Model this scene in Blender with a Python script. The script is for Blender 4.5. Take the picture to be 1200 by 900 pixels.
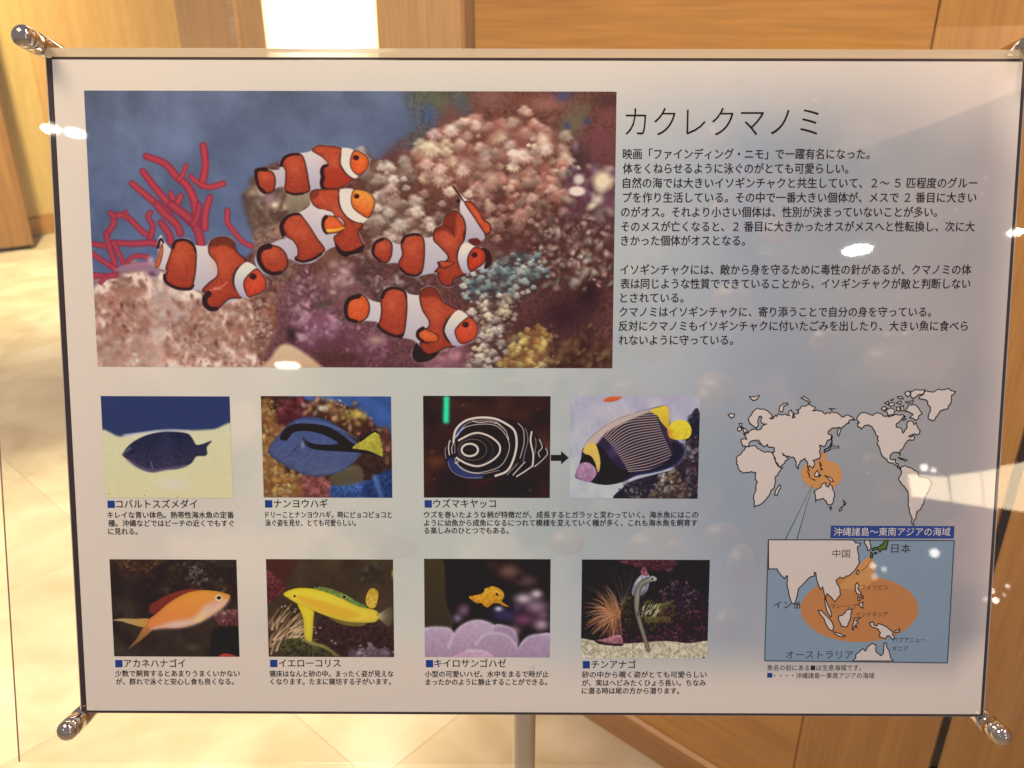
import bpy, bmesh, math, random
import numpy as np
from mathutils import Vector, Matrix
from mathutils.geometry import tessellate_polygon
R = math.radians
C = bpy.context.scene.collection
for o in list(bpy.data.objects): bpy.data.objects.remove(o)

# ------------------------------------------------------------------ camera, world, lights
F = 970.0                                   # focal length in pixels of a 1200 wide frame
PITCH = R(24)
CAM = Vector((0, 0, 1.4))
cam = bpy.data.objects.new('camera', bpy.data.cameras.new('camera')); C.objects.link(cam)
cam.location = CAM; cam.rotation_euler = (R(90) - PITCH, 0, 0)
cam.data.sensor_width = 36; cam.data.lens = 36 * F / 1200
cam.data.clip_start = .02; cam.data.clip_end = 60
cam.data.dof.use_dof = True; cam.data.dof.focus_distance = .525; cam.data.dof.aperture_fstop = 12
sc = bpy.context.scene; sc.camera = cam
sc.view_settings.view_transform = 'Standard'; sc.view_settings.look = 'None'
sc.view_settings.exposure = 0; sc.view_settings.gamma = 1
w = bpy.data.worlds.new('World'); sc.world = w; w.use_nodes = True
w.node_tree.nodes['Background'].inputs[0].default_value = (.60, .51, .53, 1)
w.node_tree.nodes['Background'].inputs[1].default_value = .48

def light(name, kind, loc, target, energy, color, size=.3, size_y=None, spot=60, blend=.6, shape=None):
    l = bpy.data.lights.new(name, kind); l.energy = energy; l.color = color
    if kind == 'AREA':
        l.shape = shape or ('RECTANGLE' if size_y else 'DISK'); l.size = size
        if size_y: l.size_y = size_y
    else: l.shadow_soft_size = size
    if kind == 'SPOT': l.spot_size = R(spot); l.spot_blend = blend
    o = bpy.data.objects.new(name, l); C.objects.link(o); o.location = loc
    o.rotation_euler = (Vector(target) - Vector(loc)).to_track_quat('-Z', 'Y').to_euler()
    return o
light('ceiling_wash_warm', 'AREA', (-1.0, -.1, 2.95), (-.3, .5, 1.2), 31, (1, .76, .48), .8, .5)
light('ceiling_wash_rose', 'AREA', (1.3, -.35, 2.9), (.3, .5, 1.2), 7, (.95, .74, .95), .8, .5)
light('floor_spot', 'SPOT', (-1.45, 1.9, 2.7), (-1.1, 1.7, 0), 370, (1, .82, .50), .06, spot=50, blend=.7)
light('floor_spot_far', 'SPOT', (-2.6, 3.7, 2.7), (-2.5, 3.9, 0), 118, (1, .91, .74), .06, spot=100, blend=.8)
light('far_wash', 'SPOT', (-2.6, 3.9, 2.75), (-2.6, 5.2, 1.0), 600, (1, .84, .46), .08, spot=110, blend=.9)
light('wall_wash', 'SPOT', (.35, .25, 2.6), (-.15, 1.55, 1.35), 54, (1, .78, .48), .08, spot=95, blend=.9)

# ------------------------------------------------------------------ camera geometry helpers
cF = Vector((0, math.cos(PITCH), -math.sin(PITCH))); cU = Vector((0, math.sin(PITCH), math.cos(PITCH))); cR = Vector((1, 0, 0))
def ray(px, py): return cR * (px - 600) + cU * (450 - py) + cF * F
def hit(px, py, n, d):                       # plane n.p = d
    r = ray(px, py); return CAM + r * ((d - n.dot(CAM)) / n.dot(r))
# board pose, from its four corners in the photograph (an A2 sheet)
BW, BH = .594, .4185
def cw(v): return cR * v[0] - cU * v[1] + cF * v[2]
bx = cw((1, .0032, -.0027)).normalized()
by = cw((.0034, -.9945, -.1048)); by = (by - bx * by.dot(bx)).normalized()
bz = bx.cross(by)
bo = CAM + cw((.0145, .0102, .5284))
B = Matrix(((bx.x, by.x, bz.x, bo.x), (bx.y, by.y, bz.y, bo.y), (bx.z, by.z, bz.z, bo.z), (0, 0, 0, 1)))
Bi = B.inverted()
def P(px, py, h=0.0):                        # photo pixel -> point on the board (board coordinates, metres)
    q = Bi @ hit(px, py, bz, bz.dot(bo) + h); return (q.x, q.y)

# ------------------------------------------------------------------ materials
def lin(c): return tuple(((v / 255) / 12.92 if v / 255 <= .04045 else ((v / 255 + .055) / 1.055) ** 2.4) for v in c[:3])
WK = np.array([60., 600., 1190.]); WV = np.array([lin((208, 185, 157)), lin((200, 182, 158)), lin((188, 168, 162))])
def white(px): return np.array([np.interp(px, WK, WV[:, k]) for k in range(3)])
def ink(c, px=600): return tuple(np.clip((np.array(lin(c)) - .014) / white(px) * .80, .004, .86))
def newmat(name):
    m = bpy.data.materials.new(name); m.use_nodes = True
    return m, m.node_tree, m.node_tree.nodes['Principled BSDF']
_flat = {}
def gloss(b):                                # the face of the print is bonded under a glossy film
    b.inputs['Specular IOR Level'].default_value = 0; b.inputs['Coat Weight'].default_value = 1; b.inputs['Coat Roughness'].default_value = .022; b.inputs['Coat IOR'].default_value = 1.62
def print_ink(name, col, rough=.6):
    if name in _flat: return _flat[name]
    m, t, b = newmat(name); b.inputs['Roughness'].default_value = rough; gloss(b)
    n = t.nodes.new('ShaderNodeTexNoise'); n.inputs['Scale'].default_value = 900; n.inputs['Detail'].default_value = 2
    tc = t.nodes.new('ShaderNodeTexCoord'); t.links.new(tc.outputs['Object'], n.inputs['Vector'])
    mx = t.nodes.new('ShaderNodeMix'); mx.data_type = 'RGBA'
    mx.inputs[6].default_value = (*[v * .93 for v in col], 1); mx.inputs[7].default_value = (*[min(.88, v * 1.05) for v in col], 1)
    t.links.new(n.outputs[0], mx.inputs[0]); t.links.new(mx.outputs[2], b.inputs['Base Color'])
    _flat[name] = m; return m
def image_mat(name, arr):                    # arr: h x w x 3 sRGB 0..1, painted by this script; row 0 = top
    h, w_ = arr.shape[:2]
    im = bpy.data.images.new(name, w_, h); px = np.ones((h, w_, 4), np.float32); px[..., :3] = np.clip(arr[::-1], 0, 1)
    im.pixels.foreach_set(px.ravel()); im.update(); im.pack()
    m, t, b = newmat(name); b.inputs['Roughness'].default_value = .55; gloss(b)
    it = t.nodes.new('ShaderNodeTexImage'); it.image = im; it.extension = 'EXTEND'; it.interpolation = 'Cubic'
    t.links.new(it.outputs[0], b.inputs['Base Color']); return m
def clear_mat(name, tint=(1, 1, 1), ior=1.49, rough=.012, dust=0, thin=1.0):
    m = bpy.data.materials.new(name); m.use_nodes = True; t = m.node_tree; t.nodes.clear()
    out = t.nodes.new('ShaderNodeOutputMaterial'); tr = t.nodes.new('ShaderNodeBsdfTransparent'); gl = t.nodes.new('ShaderNodeBsdfGlossy')
    fr = t.nodes.new('ShaderNodeFresnel'); mx = t.nodes.new('ShaderNodeMixShader')
    tr.inputs[0].default_value = (*tint, 1); gl.inputs['Roughness'].default_value = rough; fr.inputs[0].default_value = ior
    ge = t.nodes.new('ShaderNodeNewGeometry'); mi = t.nodes.new('ShaderNodeMix'); mi.inputs[2].default_value = ior; mi.inputs[3].default_value = 1 / ior
    t.links.new(ge.outputs['Backfacing'], mi.inputs[0]); t.links.new(mi.outputs[0], fr.inputs[0])      # both faces reflect as seen from air
    t.links.new(fr.outputs[0], mx.inputs[0]); t.links.new(tr.outputs[0], mx.inputs[1]); t.links.new(gl.outputs[0], mx.inputs[2])
    last = mx
    if dust:
        tc = t.nodes.new('ShaderNodeTexCoord'); v = t.nodes.new('ShaderNodeTexVoronoi'); v.inputs['Scale'].default_value = 420
        rp = t.nodes.new('ShaderNodeValToRGB'); rp.color_ramp.elements[0].position = .0; rp.color_ramp.elements[0].color = (1, 1, 1, 1)
        rp.color_ramp.elements[1].position = .16; rp.color_ramp.elements[1].color = (0, 0, 0, 1)
        n = t.nodes.new('ShaderNodeTexNoise'); n.inputs['Scale'].default_value = 35; n.inputs['Detail'].default_value = 6
        r2 = t.nodes.new('ShaderNodeMapRange'); r2.inputs[1].default_value = .5; r2.inputs[2].default_value = .8; r2.inputs[4].default_value = dust
        mu = t.nodes.new('ShaderNodeMath'); mu.operation = 'MULTIPLY'
        ad = t.nodes.new('ShaderNodeMath'); ad.operation = 'MULTIPLY_ADD'; ad.inputs[1].default_value = .9
        hz = t.nodes.new('ShaderNodeMath'); hz.operation = 'MULTIPLY'; hz.inputs[1].default_value = .02
        di = t.nodes.new('ShaderNodeBsdfTranslucent'); di.inputs[0].default_value = (.95, .92, .86, 1); m2 = t.nodes.new('ShaderNodeMixShader')
        t.links.new(tc.outputs['Object'], v.inputs['Vector']); t.links.new(tc.outputs['Object'], n.inputs['Vector'])
        t.links.new(v.outputs['Distance'], rp.inputs[0]); t.links.new(n.outputs[0], r2.inputs[0])
        t.links.new(rp.outputs[0], mu.inputs[0]); t.links.new(r2.outputs[0], mu.inputs[1])
        t.links.new(n.outputs[0], hz.inputs[0]); t.links.new(mu.outputs[0], ad.inputs[0]); t.links.new(hz.outputs[0], ad.inputs[2])
        t.links.new(ad.outputs[0], m2.inputs[0]); t.links.new(mx.outputs[0], m2.inputs[1]); t.links.new(di.outputs[0], m2.inputs[2]); last = m2
    t.links.new(last.outputs[0], out.inputs[0]); return m
def metal(name, col, rough):
    m, t, b = newmat(name); b.inputs['Metallic'].default_value = 1; b.inputs['Base Color'].default_value = (*col, 1)
    n = t.nodes.new('ShaderNodeTexNoise'); n.inputs['Scale'].default_value = 60; r = t.nodes.new('ShaderNodeMapRange')
    r.inputs[3].default_value = rough * .7; r.inputs[4].default_value = rough * 1.4
    t.links.new(n.outputs[0], r.inputs[0]); t.links.new(r.outputs[0], b.inputs['Roughness']); return m
def wood(name, c1, c2, axis='X', scale=1.0, rough=.38, seed=0.0):      # grain runs along `axis`
    m, t, b = newmat(name)
    tc = t.nodes.new('ShaderNodeTexCoord'); mp = t.nodes.new('ShaderNodeMapping')
    s = {'X': (.9, 14, 14), 'Z': (14, 14, .9)}[axis]; mp.inputs['Scale'].default_value = [v * scale for v in s]
    mp.inputs['Location'].default_value = (seed, seed * .7, seed * 1.3)
    n = t.nodes.new('ShaderNodeTexNoise'); n.inputs['Scale'].default_value = 2.2; n.inputs['Detail'].default_value = 7; n.inputs['Distortion'].default_value = .6
    mp2 = t.nodes.new('ShaderNodeMapping'); s2 = {'X': (5, 130, 130), 'Z': (130, 130, 5)}[axis]; mp2.inputs['Scale'].default_value = s2
    n2 = t.nodes.new('ShaderNodeTexNoise'); n2.inputs['Scale'].default_value = 1.5; n2.inputs['Detail'].default_value = 4
    mx = t.nodes.new('ShaderNodeMix'); mx.data_type = 'RGBA'; mx.inputs[6].default_value = (*c1, 1); mx.inputs[7].default_value = (*c2, 1)
    r1 = t.nodes.new('ShaderNodeMapRange'); r1.inputs[1].default_value = .3; r1.inputs[2].default_value = .7
    m2 = t.nodes.new('ShaderNodeMix'); m2.data_type = 'RGBA'; m2.blend_type = 'MULTIPLY'; m2.inputs[0].default_value = .55
    r2 = t.nodes.new('ShaderNodeMapRange'); r2.inputs[1].default_value = .25; r2.inputs[2].default_value = .6; r2.inputs[3].default_value = .62; r2.inputs[4].default_value = 1
    L = t.links.new
    L(tc.outputs['Object'], mp.inputs[0]); L(tc.outputs['Object'], mp2.inputs[0]); L(mp.outputs[0], n.inputs['Vector']); L(mp2.outputs[0], n2.inputs['Vector'])
    L(n.outputs[0], r1.inputs[0]); L(r1.outputs[0], mx.inputs[0]); L(mx.outputs[2], m2.inputs[6]); L(n2.outputs[0], r2.inputs[0]); L(r2.outputs[0], m2.inputs[7])
    L(m2.outputs[2], b.inputs['Base Color']); b.inputs['Roughness'].default_value = rough
    bp = t.nodes.new('ShaderNodeBump'); bp.inputs['Strength'].default_value = .12; bp.inputs['Distance'].default_value = .001
    L(n2.outputs[0], bp.inputs['Height']); L(bp.outputs[0], b.inputs['Normal']); return m
def marble(name, c1, c2, c3):
    m, t, b = newmat(name); g = t.nodes.new('ShaderNodeNewGeometry'); L = t.links.new
    n = t.nodes.new('ShaderNodeTexNoise'); n.inputs['Scale'].default_value = 3.2; n.inputs['Detail'].default_value = 6; n.inputs['Distortion'].default_value = 1.2
    n2 = t.nodes.new('ShaderNodeTexNoise'); n2.inputs['Scale'].default_value = 9; n2.inputs['Detail'].default_value = 8
    L(g.outputs['Position'], n.inputs['Vector']); L(g.outputs['Position'], n2.inputs['Vector'])
    rp = t.nodes.new('ShaderNodeValToRGB'); e = rp.color_ramp.elements
    e[0].position = .32; e[0].color = (*c1, 1); e[1].position = .68; e[1].color = (*c3, 1); k = e.new(.5); k.color = (*c2, 1)
    L(n.outputs[0], rp.inputs[0])
    mx = t.nodes.new('ShaderNodeMix'); mx.data_type = 'RGBA'; mx.blend_type = 'SOFT_LIGHT'; mx.inputs[0].default_value = .5
    L(rp.outputs[0], mx.inputs[6]); L(n2.outputs[0], mx.inputs[7]); L(mx.outputs[2], b.inputs['Base Color'])
    b.inputs['Roughness'].default_value = .28; return m

# ------------------------------------------------------------------ object helpers
def tag(o, label=None, cat=None, group=None, kind=None):
    if label: o['label'] = label
    if cat: o['category'] = cat
    if group: o['group'] = group
    if kind: o['kind'] = kind
    return o
def empty(name, loc=(0, 0, 0)):
    o = bpy.data.objects.new(name, None); o.location = loc; o.empty_display_size = .05; C.objects.link(o); return o
def mesh_obj(name, verts, faces, mat, parent=None, mtx=None, smooth=False, uvs=None):
    me = bpy.data.meshes.new(name); me.from_pydata([tuple(v) for v in verts], [], faces)
    for m in (mat if isinstance(mat, (list, tuple)) else [mat]): me.materials.append(m)
    if smooth: me.polygons.foreach_set('use_smooth', [True] * len(faces))
    if uvs is not None:
        uv = me.uv_layers.new(name='UVMap')
        for l in me.loops: uv.data[l.index].uv = uvs[l.vertex_index]
    me.update(); o = bpy.data.objects.new(name, me); C.objects.link(o)
    if parent: o.parent = parent
    if mtx is not None: o.matrix_local = mtx
    return o
def box(name, lo, hi, mat, parent=None, mtx=None, bevel=0):
    bm = bmesh.new(); bmesh.ops.create_cube(bm, size=1)
    for v in bm.verts: v.co = Vector([(lo[k] + hi[k]) / 2 + v.co[k] * (hi[k] - lo[k]) for k in range(3)])
    if bevel: bmesh.ops.bevel(bm, geom=bm.edges[:], offset=bevel, segments=2, affect='EDGES', profile=.5)
    me = bpy.data.meshes.new(name); bm.to_mesh(me); bm.free(); me.materials.append(mat)
    o = bpy.data.objects.new(name, me); C.objects.link(o)
    if parent: o.parent = parent
    if mtx is not None: o.matrix_local = mtx
    return o
def lathe(name, prof, mat, parent=None, mtx=None, n=32):       # profile (r, z) round local z
    vs = []; fs = []
    for r, z in prof:
        for k in range(n): vs.append((r * math.cos(k * 2 * math.pi / n), r * math.sin(k * 2 * math.pi / n), z))
    for i in range(len(prof) - 1):
        for k in range(n): a = i * n + k; b = i * n + (k + 1) % n; fs.append((a, b, b + n, a + n))
    fs.append(tuple(range(n))[::-1]); fs.append(tuple(range((len(prof) - 1) * n, len(prof) * n)))
    o = mesh_obj(name, vs, fs, mat, parent, mtx, True)
    o.data.shade_smooth() if hasattr(o.data, 'shade_smooth') else None
    return o

# ------------------------------------------------------------------ floor of marble tiles
FLOOR_ANG = math.atan2(-.6663, .7457)
tile_a = marble('cream_marble', (.60, .53, .39), (.70, .63, .48), (.80, .75, .61))
tile_b = marble('tan_marble', (.56, .48, .34), (.66, .58, .43), (.75, .69, .54))
grout = marble('tile_joint', (.54, .46, .32), (.60, .52, .37), (.66, .58, .42))
floor = box('floor', (-9, -5, -.05), (7, 10, -.004), grout); tag(floor, kind='structure')
proto = []
for mt in (tile_a, tile_b):
    bm = bmesh.new(); bmesh.ops.create_cube(bm, size=1); T = .60
    for v in bm.verts: v.co = Vector((v.co.x * (T - .0007), v.co.y * (T - .0007), v.co.z * .006 - .003))
    bmesh.ops.bevel(bm, geom=[e for e in bm.edges if all(v.co.z > -.001 for v in e.verts)], offset=.0006, segments=1, affect='EDGES')
    me = bpy.data.meshes.new('tile'); bm.to_mesh(me); bm.free(); me.materials.append(mt); proto.append(me)
ca, sa = math.cos(FLOOR_ANG), math.sin(FLOOR_ANG)
ox, oy = -2.56, 4.03
for i in range(-10, 14):
    for j in range(-12, 6):
        u, v = (i + .5) * .6, (j + .5) * .6
        x, y = ox + u * ca - v * sa, oy + u * sa + v * ca
        if not (-4.6 < x < .9 and .1 < y < 5.6): continue
        if .666 * x + .7457 * y > 1.75 and x > -.6: continue
        if abs(x) > .95 * y + .9: continue
        o = bpy.data.objects.new('tile', proto[(i + j) % 2]); C.objects.link(o); o.parent = floor
        o.location = (x, y, 0); o.rotation_euler = (0, 0, FLOOR_ANG)

# ------------------------------------------------------------------ timber wall running back to the left
WD = Vector((.7457, -.6663, 0)); WN = Vector((.6663, .7457, 0)); P0 = Vector((.155, 1.36, 0)); WK0 = WN.dot(P0)
WM = Matrix(((WD.x, WN.x, 0, P0.x), (WD.y, WN.y, 0, P0.y), (0, 0, 1, 0), (0, 0, 0, 1)))   # local x along, y into the wall, z up
def wx(px, py): return WD.dot(hit(px, py, WN, WK0) - P0)
w_hor = wood('golden_wood_level_grain', (.58, .275, .065), (.72, .38, .095), 'X', 1, seed=3)
w_ver = wood('golden_wood_upright_grain', (.54, .26, .065), (.66, .35, .09), 'Z', 1, seed=8)
w_ver2 = wood('amber_wood_upright_grain', (.46, .22, .07), (.58, .30, .10), 'Z', .8, seed=21)
w_tan = wood('tan_wood', (.70, .43, .19), (.80, .52, .25), 'Z', .9, seed=31)
w_dark = wood('dark_wood', (.30, .16, .07), (.36, .20, .09), 'Z', 1, seed=5)
w_base = wood('plinth_wood', (.45, .22, .07), (.54, .28, .09), 'X', 1, seed=13)
w_ledge = wood('pale_edge_wood', (.70, .46, .24), (.78, .54, .30), 'X', 1, seed=17)
black, _t, _b = newmat('black_recess'); _b.inputs['Base Color'].default_value = (.02, .016, .012, 1); _b.inputs['Roughness'].default_value = .7
wall = empty('timber_wall', P0); wall.matrix_world = WM
tag(wall, 'golden wood panelled wall with a black joint and a pale topped plinth, beside the sign stand', 'wall')
X = {k: wx(*p) for k, p in dict(gapR=(1115, 838), gapL=(1104, 838), jo=(1098, 0), m0=(550, 0), d0=(535, 0), t0=(436, 0), l0=(300, 0), s0=(271, 0), b0=(262, 0), e0=(199, 0)).items()}
PL = .075                                    # plinth height
HT = 2.7
box('backing', (X['e0'], .03, 0), (2.2, .12, HT), black, wall)
tag(box('panel', (X['gapR'], .012, 0), (2.2, .03, HT), w_ver, wall, bevel=.0015), 'plain wood panel right of the black joint')
tag(box('panel', (X['jo'] + .0012, .010, PL), (X['gapL'], .03, HT), w_ver, wall, bevel=.0015), 'upright grained wood panel left of the black joint')
tag(box('panel', (X['m0'], .012, PL), (X['jo'] - .0012, .03, HT), w_hor, wall, bevel=.0015), 'wide wood panel with level grain')
tag(box('strip', (X['d0'], .020, PL), (X['m0'] - .001, .03, HT), w_dark, wall), 'narrow dark upright strip')
tag(box('panel', (X['t0'], .008, PL), (X['d0'] - .001, .03, HT), w_tan, wall, bevel=.0015), 'tan wood post right of the lit panel')
tag(box('strip', (X['s0'], .014, PL), (X['l0'], .03, HT), w_tan, wall, bevel=.001), 'narrow tan strip left of the lit panel')
tag(box('strip', (X['b0'], .004, PL), (X['s0'] - .001, .03, HT), w_ledge, wall, bevel=.001), 'narrow pale wood strip')
tag(box('panel', (X['e0'], .010, PL), (X['b0'] - .001, .03, HT), w_tan, wall, bevel=.0015), 'tan wood post at the far end')
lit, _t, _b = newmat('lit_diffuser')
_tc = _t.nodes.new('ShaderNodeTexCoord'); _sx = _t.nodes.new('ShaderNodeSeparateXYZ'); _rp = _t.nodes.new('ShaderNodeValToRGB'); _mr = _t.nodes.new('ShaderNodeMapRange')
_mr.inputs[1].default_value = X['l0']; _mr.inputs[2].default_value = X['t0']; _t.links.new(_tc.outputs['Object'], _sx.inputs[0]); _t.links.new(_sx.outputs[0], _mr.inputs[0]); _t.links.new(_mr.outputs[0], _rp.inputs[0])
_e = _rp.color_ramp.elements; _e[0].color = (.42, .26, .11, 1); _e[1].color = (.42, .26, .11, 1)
for _p, _c in ((.10, (.8, .58, .30, 1)), (.24, (1, .93, .78, 1)), (.76, (1, .93, .78, 1)), (.90, (.8, .58, .30, 1))): _k = _e.new(_p); _k.color = _c  # dimmer warm sides put a soft glow into the panel's emission
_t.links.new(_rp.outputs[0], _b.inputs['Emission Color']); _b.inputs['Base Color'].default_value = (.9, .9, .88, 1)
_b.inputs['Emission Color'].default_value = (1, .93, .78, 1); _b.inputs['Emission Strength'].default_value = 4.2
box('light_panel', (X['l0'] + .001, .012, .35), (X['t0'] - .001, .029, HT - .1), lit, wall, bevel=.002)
box('plinth', (X['e0'], 0, 0), (X['gapL'], .03, PL - .002), w_base, wall, bevel=.001)
box('plinth_edge', (X['e0'], -.002, PL - .0022), (X['gapL'], .011, PL), w_ledge, wall)

# far wall and dark post at the left
c_far = wood('far_orange_wood', (.62, .37, .15), (.72, .46, .20), 'Z', .4, rough=.45, seed=40)
c_far2 = wood('far_yellow_wood', (.60, .43, .17), (.68, .50, .22), 'Z', .4, rough=.45, seed=44)
c_post = wood('brown_post_wood', (.26, .13, .05), (.36, .19, .07), 'Z', .8, seed=50)
fw = empty('far_wall', (-3.2, 5.35, 0)); tag(fw, 'pale orange wood wall in the distance behind the upper left corner', 'wall')
G0 = hit(-60, 295, Vector((0, 0, 1)), 0); G1 = hit(60, 272, Vector((0, 0, 1)), 0)
fd = (G1 - G0); fd.z = 0; fd.normalize(); fn = Vector((-fd.y, fd.x, 0))
FM = Matrix(((fd.x, fn.x, 0, G0.x), (fd.y, fn.y, 0, G0.y), (0, 0, 1, 0), (0, 0, 0, 1))); fw.matrix_world = FM
def fx(px, py): return fd.dot(hit(px, py, fn, fn.dot(G0)) - G0)
xa, xb = fx(-25, 0), fx(36, 60)
box('panel', (-1.2, 0, .12), (xa - .002, .05, 2.7), c_far, fw, bevel=.003)
box('panel', (xa, .01, .12), (xb, .05, 2.7), c_far2, fw, bevel=.003)
box('panel', (xb + .002, 0, .12), (3.2, .05, 2.7), c_far, fw, bevel=.003)
box('plinth', (-1.2, -.012, 0), (3.2, .05, .118), w_base, fw, bevel=.002)
q = hit(41, 292, Vector((0, 0, 1)), 0)
cab = empty('cabinet_end', q); tag(cab, 'tall brown wooden cabinet on the tiled floor, behind the upper left chrome pin', 'cabinet')
cab.rotation_euler = (0, 0, R(33))
box('side', (-.7, 0, .03), (0, .5, 2.2), c_post, cab, bevel=.004)
box('top', (-.72, -.01, 2.202), (.012, .51, 2.23), c_post, cab, bevel=.003)
box('plinth', (-.68, .02, 0), (-.02, .48, .028), black, cab)

# ------------------------------------------------------------------ numpy painter for the printed pictures
rng = np.random.default_rng(7)
def catmull(p, n=6, closed=True):
    p = np.asarray(p, float); N = len(p); out = []
    for i in range(N if closed else N - 1):
        if closed: a, b, c, d = p[(i - 1) % N], p[i], p[(i + 1) % N], p[(i + 2) % N]
        else: a, b, c, d = p[max(i - 1, 0)], p[i], p[i + 1], p[min(i + 2, N - 1)]
        for t in np.arange(n) / n:
            out.append(.5 * (2 * b + (c - a) * t + (2 * a - 5 * b + 4 * c - d) * t * t + (3 * b - a - 3 * c + d) * t ** 3))
    if not closed: out.append(p[-1])
    return np.array(out)
def fbm(h, w, cell, octaves=4, seed=0, gain=.5):
    r = np.random.default_rng(seed); out = np.zeros((h, w)); amp = 1; tot = 0
    for o in range(octaves):
        gh, gw = int(h / cell) + 3, int(w / cell) + 3; g = r.random((gh, gw))
        y = np.arange(h) / cell; x = np.arange(w) / cell; yi = y.astype(int); xi = x.astype(int)
        fy = (y - yi); fx_ = (x - xi); fy = fy * fy * (3 - 2 * fy); fx_ = fx_ * fx_ * (3 - 2 * fx_)
        a = g[yi][:, xi]; b = g[yi][:, xi + 1]; c = g[yi + 1][:, xi]; d = g[yi + 1][:, xi + 1]
        out += amp * ((a * (1 - fx_) + b * fx_) * (1 - fy)[:, None] + (c * (1 - fx_) + d * fx_) * fy[:, None])
        tot += amp; amp *= gain; cell = max(cell / 2, 1.01)
    return out / tot
class Print:
    """canvas over a rectangle of the board; points are given in zoomed photo units through tr()"""
    def __init__(s, quad, scale, name):
        q = np.array([P(*c) for c in quad]); s.name = name
        s.x0 = (q[0, 0] + q[3, 0]) / 2; s.x1 = (q[1, 0] + q[2, 0]) / 2; s.y1 = (q[0, 1] + q[1, 1]) / 2; s.y0 = (q[2, 1] + q[3, 1]) / 2
        s.k = scale * 1094 / .594                         # canvas pixels per metre
        s.w = int((s.x1 - s.x0) * s.k); s.h = int((s.y1 - s.y0) * s.k); s.sc = scale; s.gain = 1.0
        s.px = (quad[0][0] + quad[1][0]) / 2; s.im = np.zeros((s.h, s.w, 3)); s.z = (1, 0, 0)
        s.cut = []
    def zoom(s, f, ox, oy): s.z = (f, ox, oy)
    def pt(s, p):
        f, ox, oy = s.z; b = P(ox + p[0] / f, oy + p[1] / f)
        return ((b[0] - s.x0) * s.k, (s.y1 - b[1]) * s.k)
    def pts(s, L): return np.array([s.pt(p) for p in L])
    def u(s, r): return r / s.z[0] * s.sc                 # zoomed length -> canvas pixels
    def col(s, c): return np.array(c[:3], float) / 255
    def comp(s, m, y0, y1, x0, x1, c):
        a = s.im[y0:y1, x0:x1]; s.im[y0:y1, x0:x1] = a + (c - a) * m[..., None]
    def win(s, x0, y0, x1, y1):
        x0 = max(0, int(x0)); y0 = max(0, int(y0)); x1 = min(s.w, int(x1) + 2); y1 = min(s.h, int(y1) + 2)
        return (x0, y0, x1, y1) if x1 > x0 and y1 > y0 else None
    def mask(s, V, soft):
        wd = s.win(V[:, 0].min() - soft - 1, V[:, 1].min() - soft - 1, V[:, 0].max() + soft + 1, V[:, 1].max() + soft + 1)
        if not wd: return None
        x0, y0, x1, y1 = wd; Y, Xg = np.mgrid[y0:y1, x0:x1] + .5; d = np.full(Y.shape, 1e9); ins = np.zeros(Y.shape, bool)
        for i in range(len(V)):
            a, b = V[i], V[(i + 1) % len(V)]; e = b - a; L = e @ e + 1e-9
            t = np.clip(((Xg - a[0]) * e[0] + (Y - a[1]) * e[1]) / L, 0, 1)
            d = np.minimum(d, (Xg - a[0] - t * e[0]) ** 2 + (Y - a[1] - t * e[1]) ** 2)
            cnd = (a[1] > Y) != (b[1] > Y)
            if cnd.any(): ins ^= cnd & (Xg < e[0] * (Y - a[1]) / (e[1] if abs(e[1]) > 1e-9 else 1e-9) + a[0])
        d = np.sqrt(d); sd = np.where(ins, -d, d)
        return np.clip(.5 - sd / max(soft, .8), 0, 1), wd, (Xg, Y), sd
    def poly(s, L, c, c2=None, soft=1.0, alpha=1, smooth=True, edge=None, ew=0, shade=0, cut=None, dirn=(0, 1), rim=0):
        V = s.pts(L)
        if smooth: V = catmull(V, 5)
        r = s.mask(V, s.u(soft) if soft > 1.5 else soft)
        if cut: s.cut.append((cut, V))
        if r is None: return
        m, (x0, y0, x1, y1), (Xg, Y), sd = r; c = s.col(c)
        if c2 is not None:
            t = (Xg * dirn[0] + Y * dirn[1]); t = (t - t.min()) / (t.max() - t.min() + 1e-9)
            a = V @ np.array(dirn); full = (Xg * dirn[0] + Y * dirn[1]); t = np.clip((full - a.min()) / (a.max() - a.min() + 1e-9), 0, 1)
            c = c + (s.col(c2) - c) * t[..., None]
        c = c * np.ones(m.shape + (3,))
        if shade: c = c * (1 + shade * (fbm(m.shape[0], m.shape[1], max(2, s.sc * 2.6), 3, int(abs(V[0, 0])) + 3)[..., None] - .5) * 2)
        if rim: c = c * (1 - rim * np.exp(np.minimum(sd, 0) / (s.sc * 2.0)))[..., None]
        if edge is not None:
            ee = np.clip(1.0 + (sd + s.u(ew)) / 1.0, 0, 1)[..., None]; c = c + (s.col(edge) - c) * ee
        s.comp(m * alpha, y0, y1, x0, x1, c)
    def line(s, L, c, wdt, w2=None, soft=1.0, alpha=1, smooth=True, c2=None):
        V = s.pts(L)
        if smooth and len(V) > 2: V = catmull(V, 5, False)
        w1 = s.u(wdt) / 2; w2 = w1 if w2 is None else s.u(w2) / 2; pad = max(w1, w2) + soft + 1
        wd = s.win(V[:, 0].min() - pad, V[:, 1].min() - pad, V[:, 0].max() + pad, V[:, 1].max() + pad)
        if not wd: return
        x0, y0, x1, y1 = wd; Y, Xg = np.mgrid[y0:y1, x0:x1] + .5; best = np.full(Y.shape, 1e9); n = len(V) - 1
        for i in range(n):
            a, b = V[i], V[i + 1]; e = b - a; L_ = e @ e + 1e-9
            t = np.clip(((Xg - a[0]) * e[0] + (Y - a[1]) * e[1]) / L_, 0, 1); ww = w1 + (w2 - w1) * (i + t) / n
            best = np.minimum(best, np.sqrt((Xg - a[0] - t * e[0]) ** 2 + (Y - a[1] - t * e[1]) ** 2) - ww)
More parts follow.
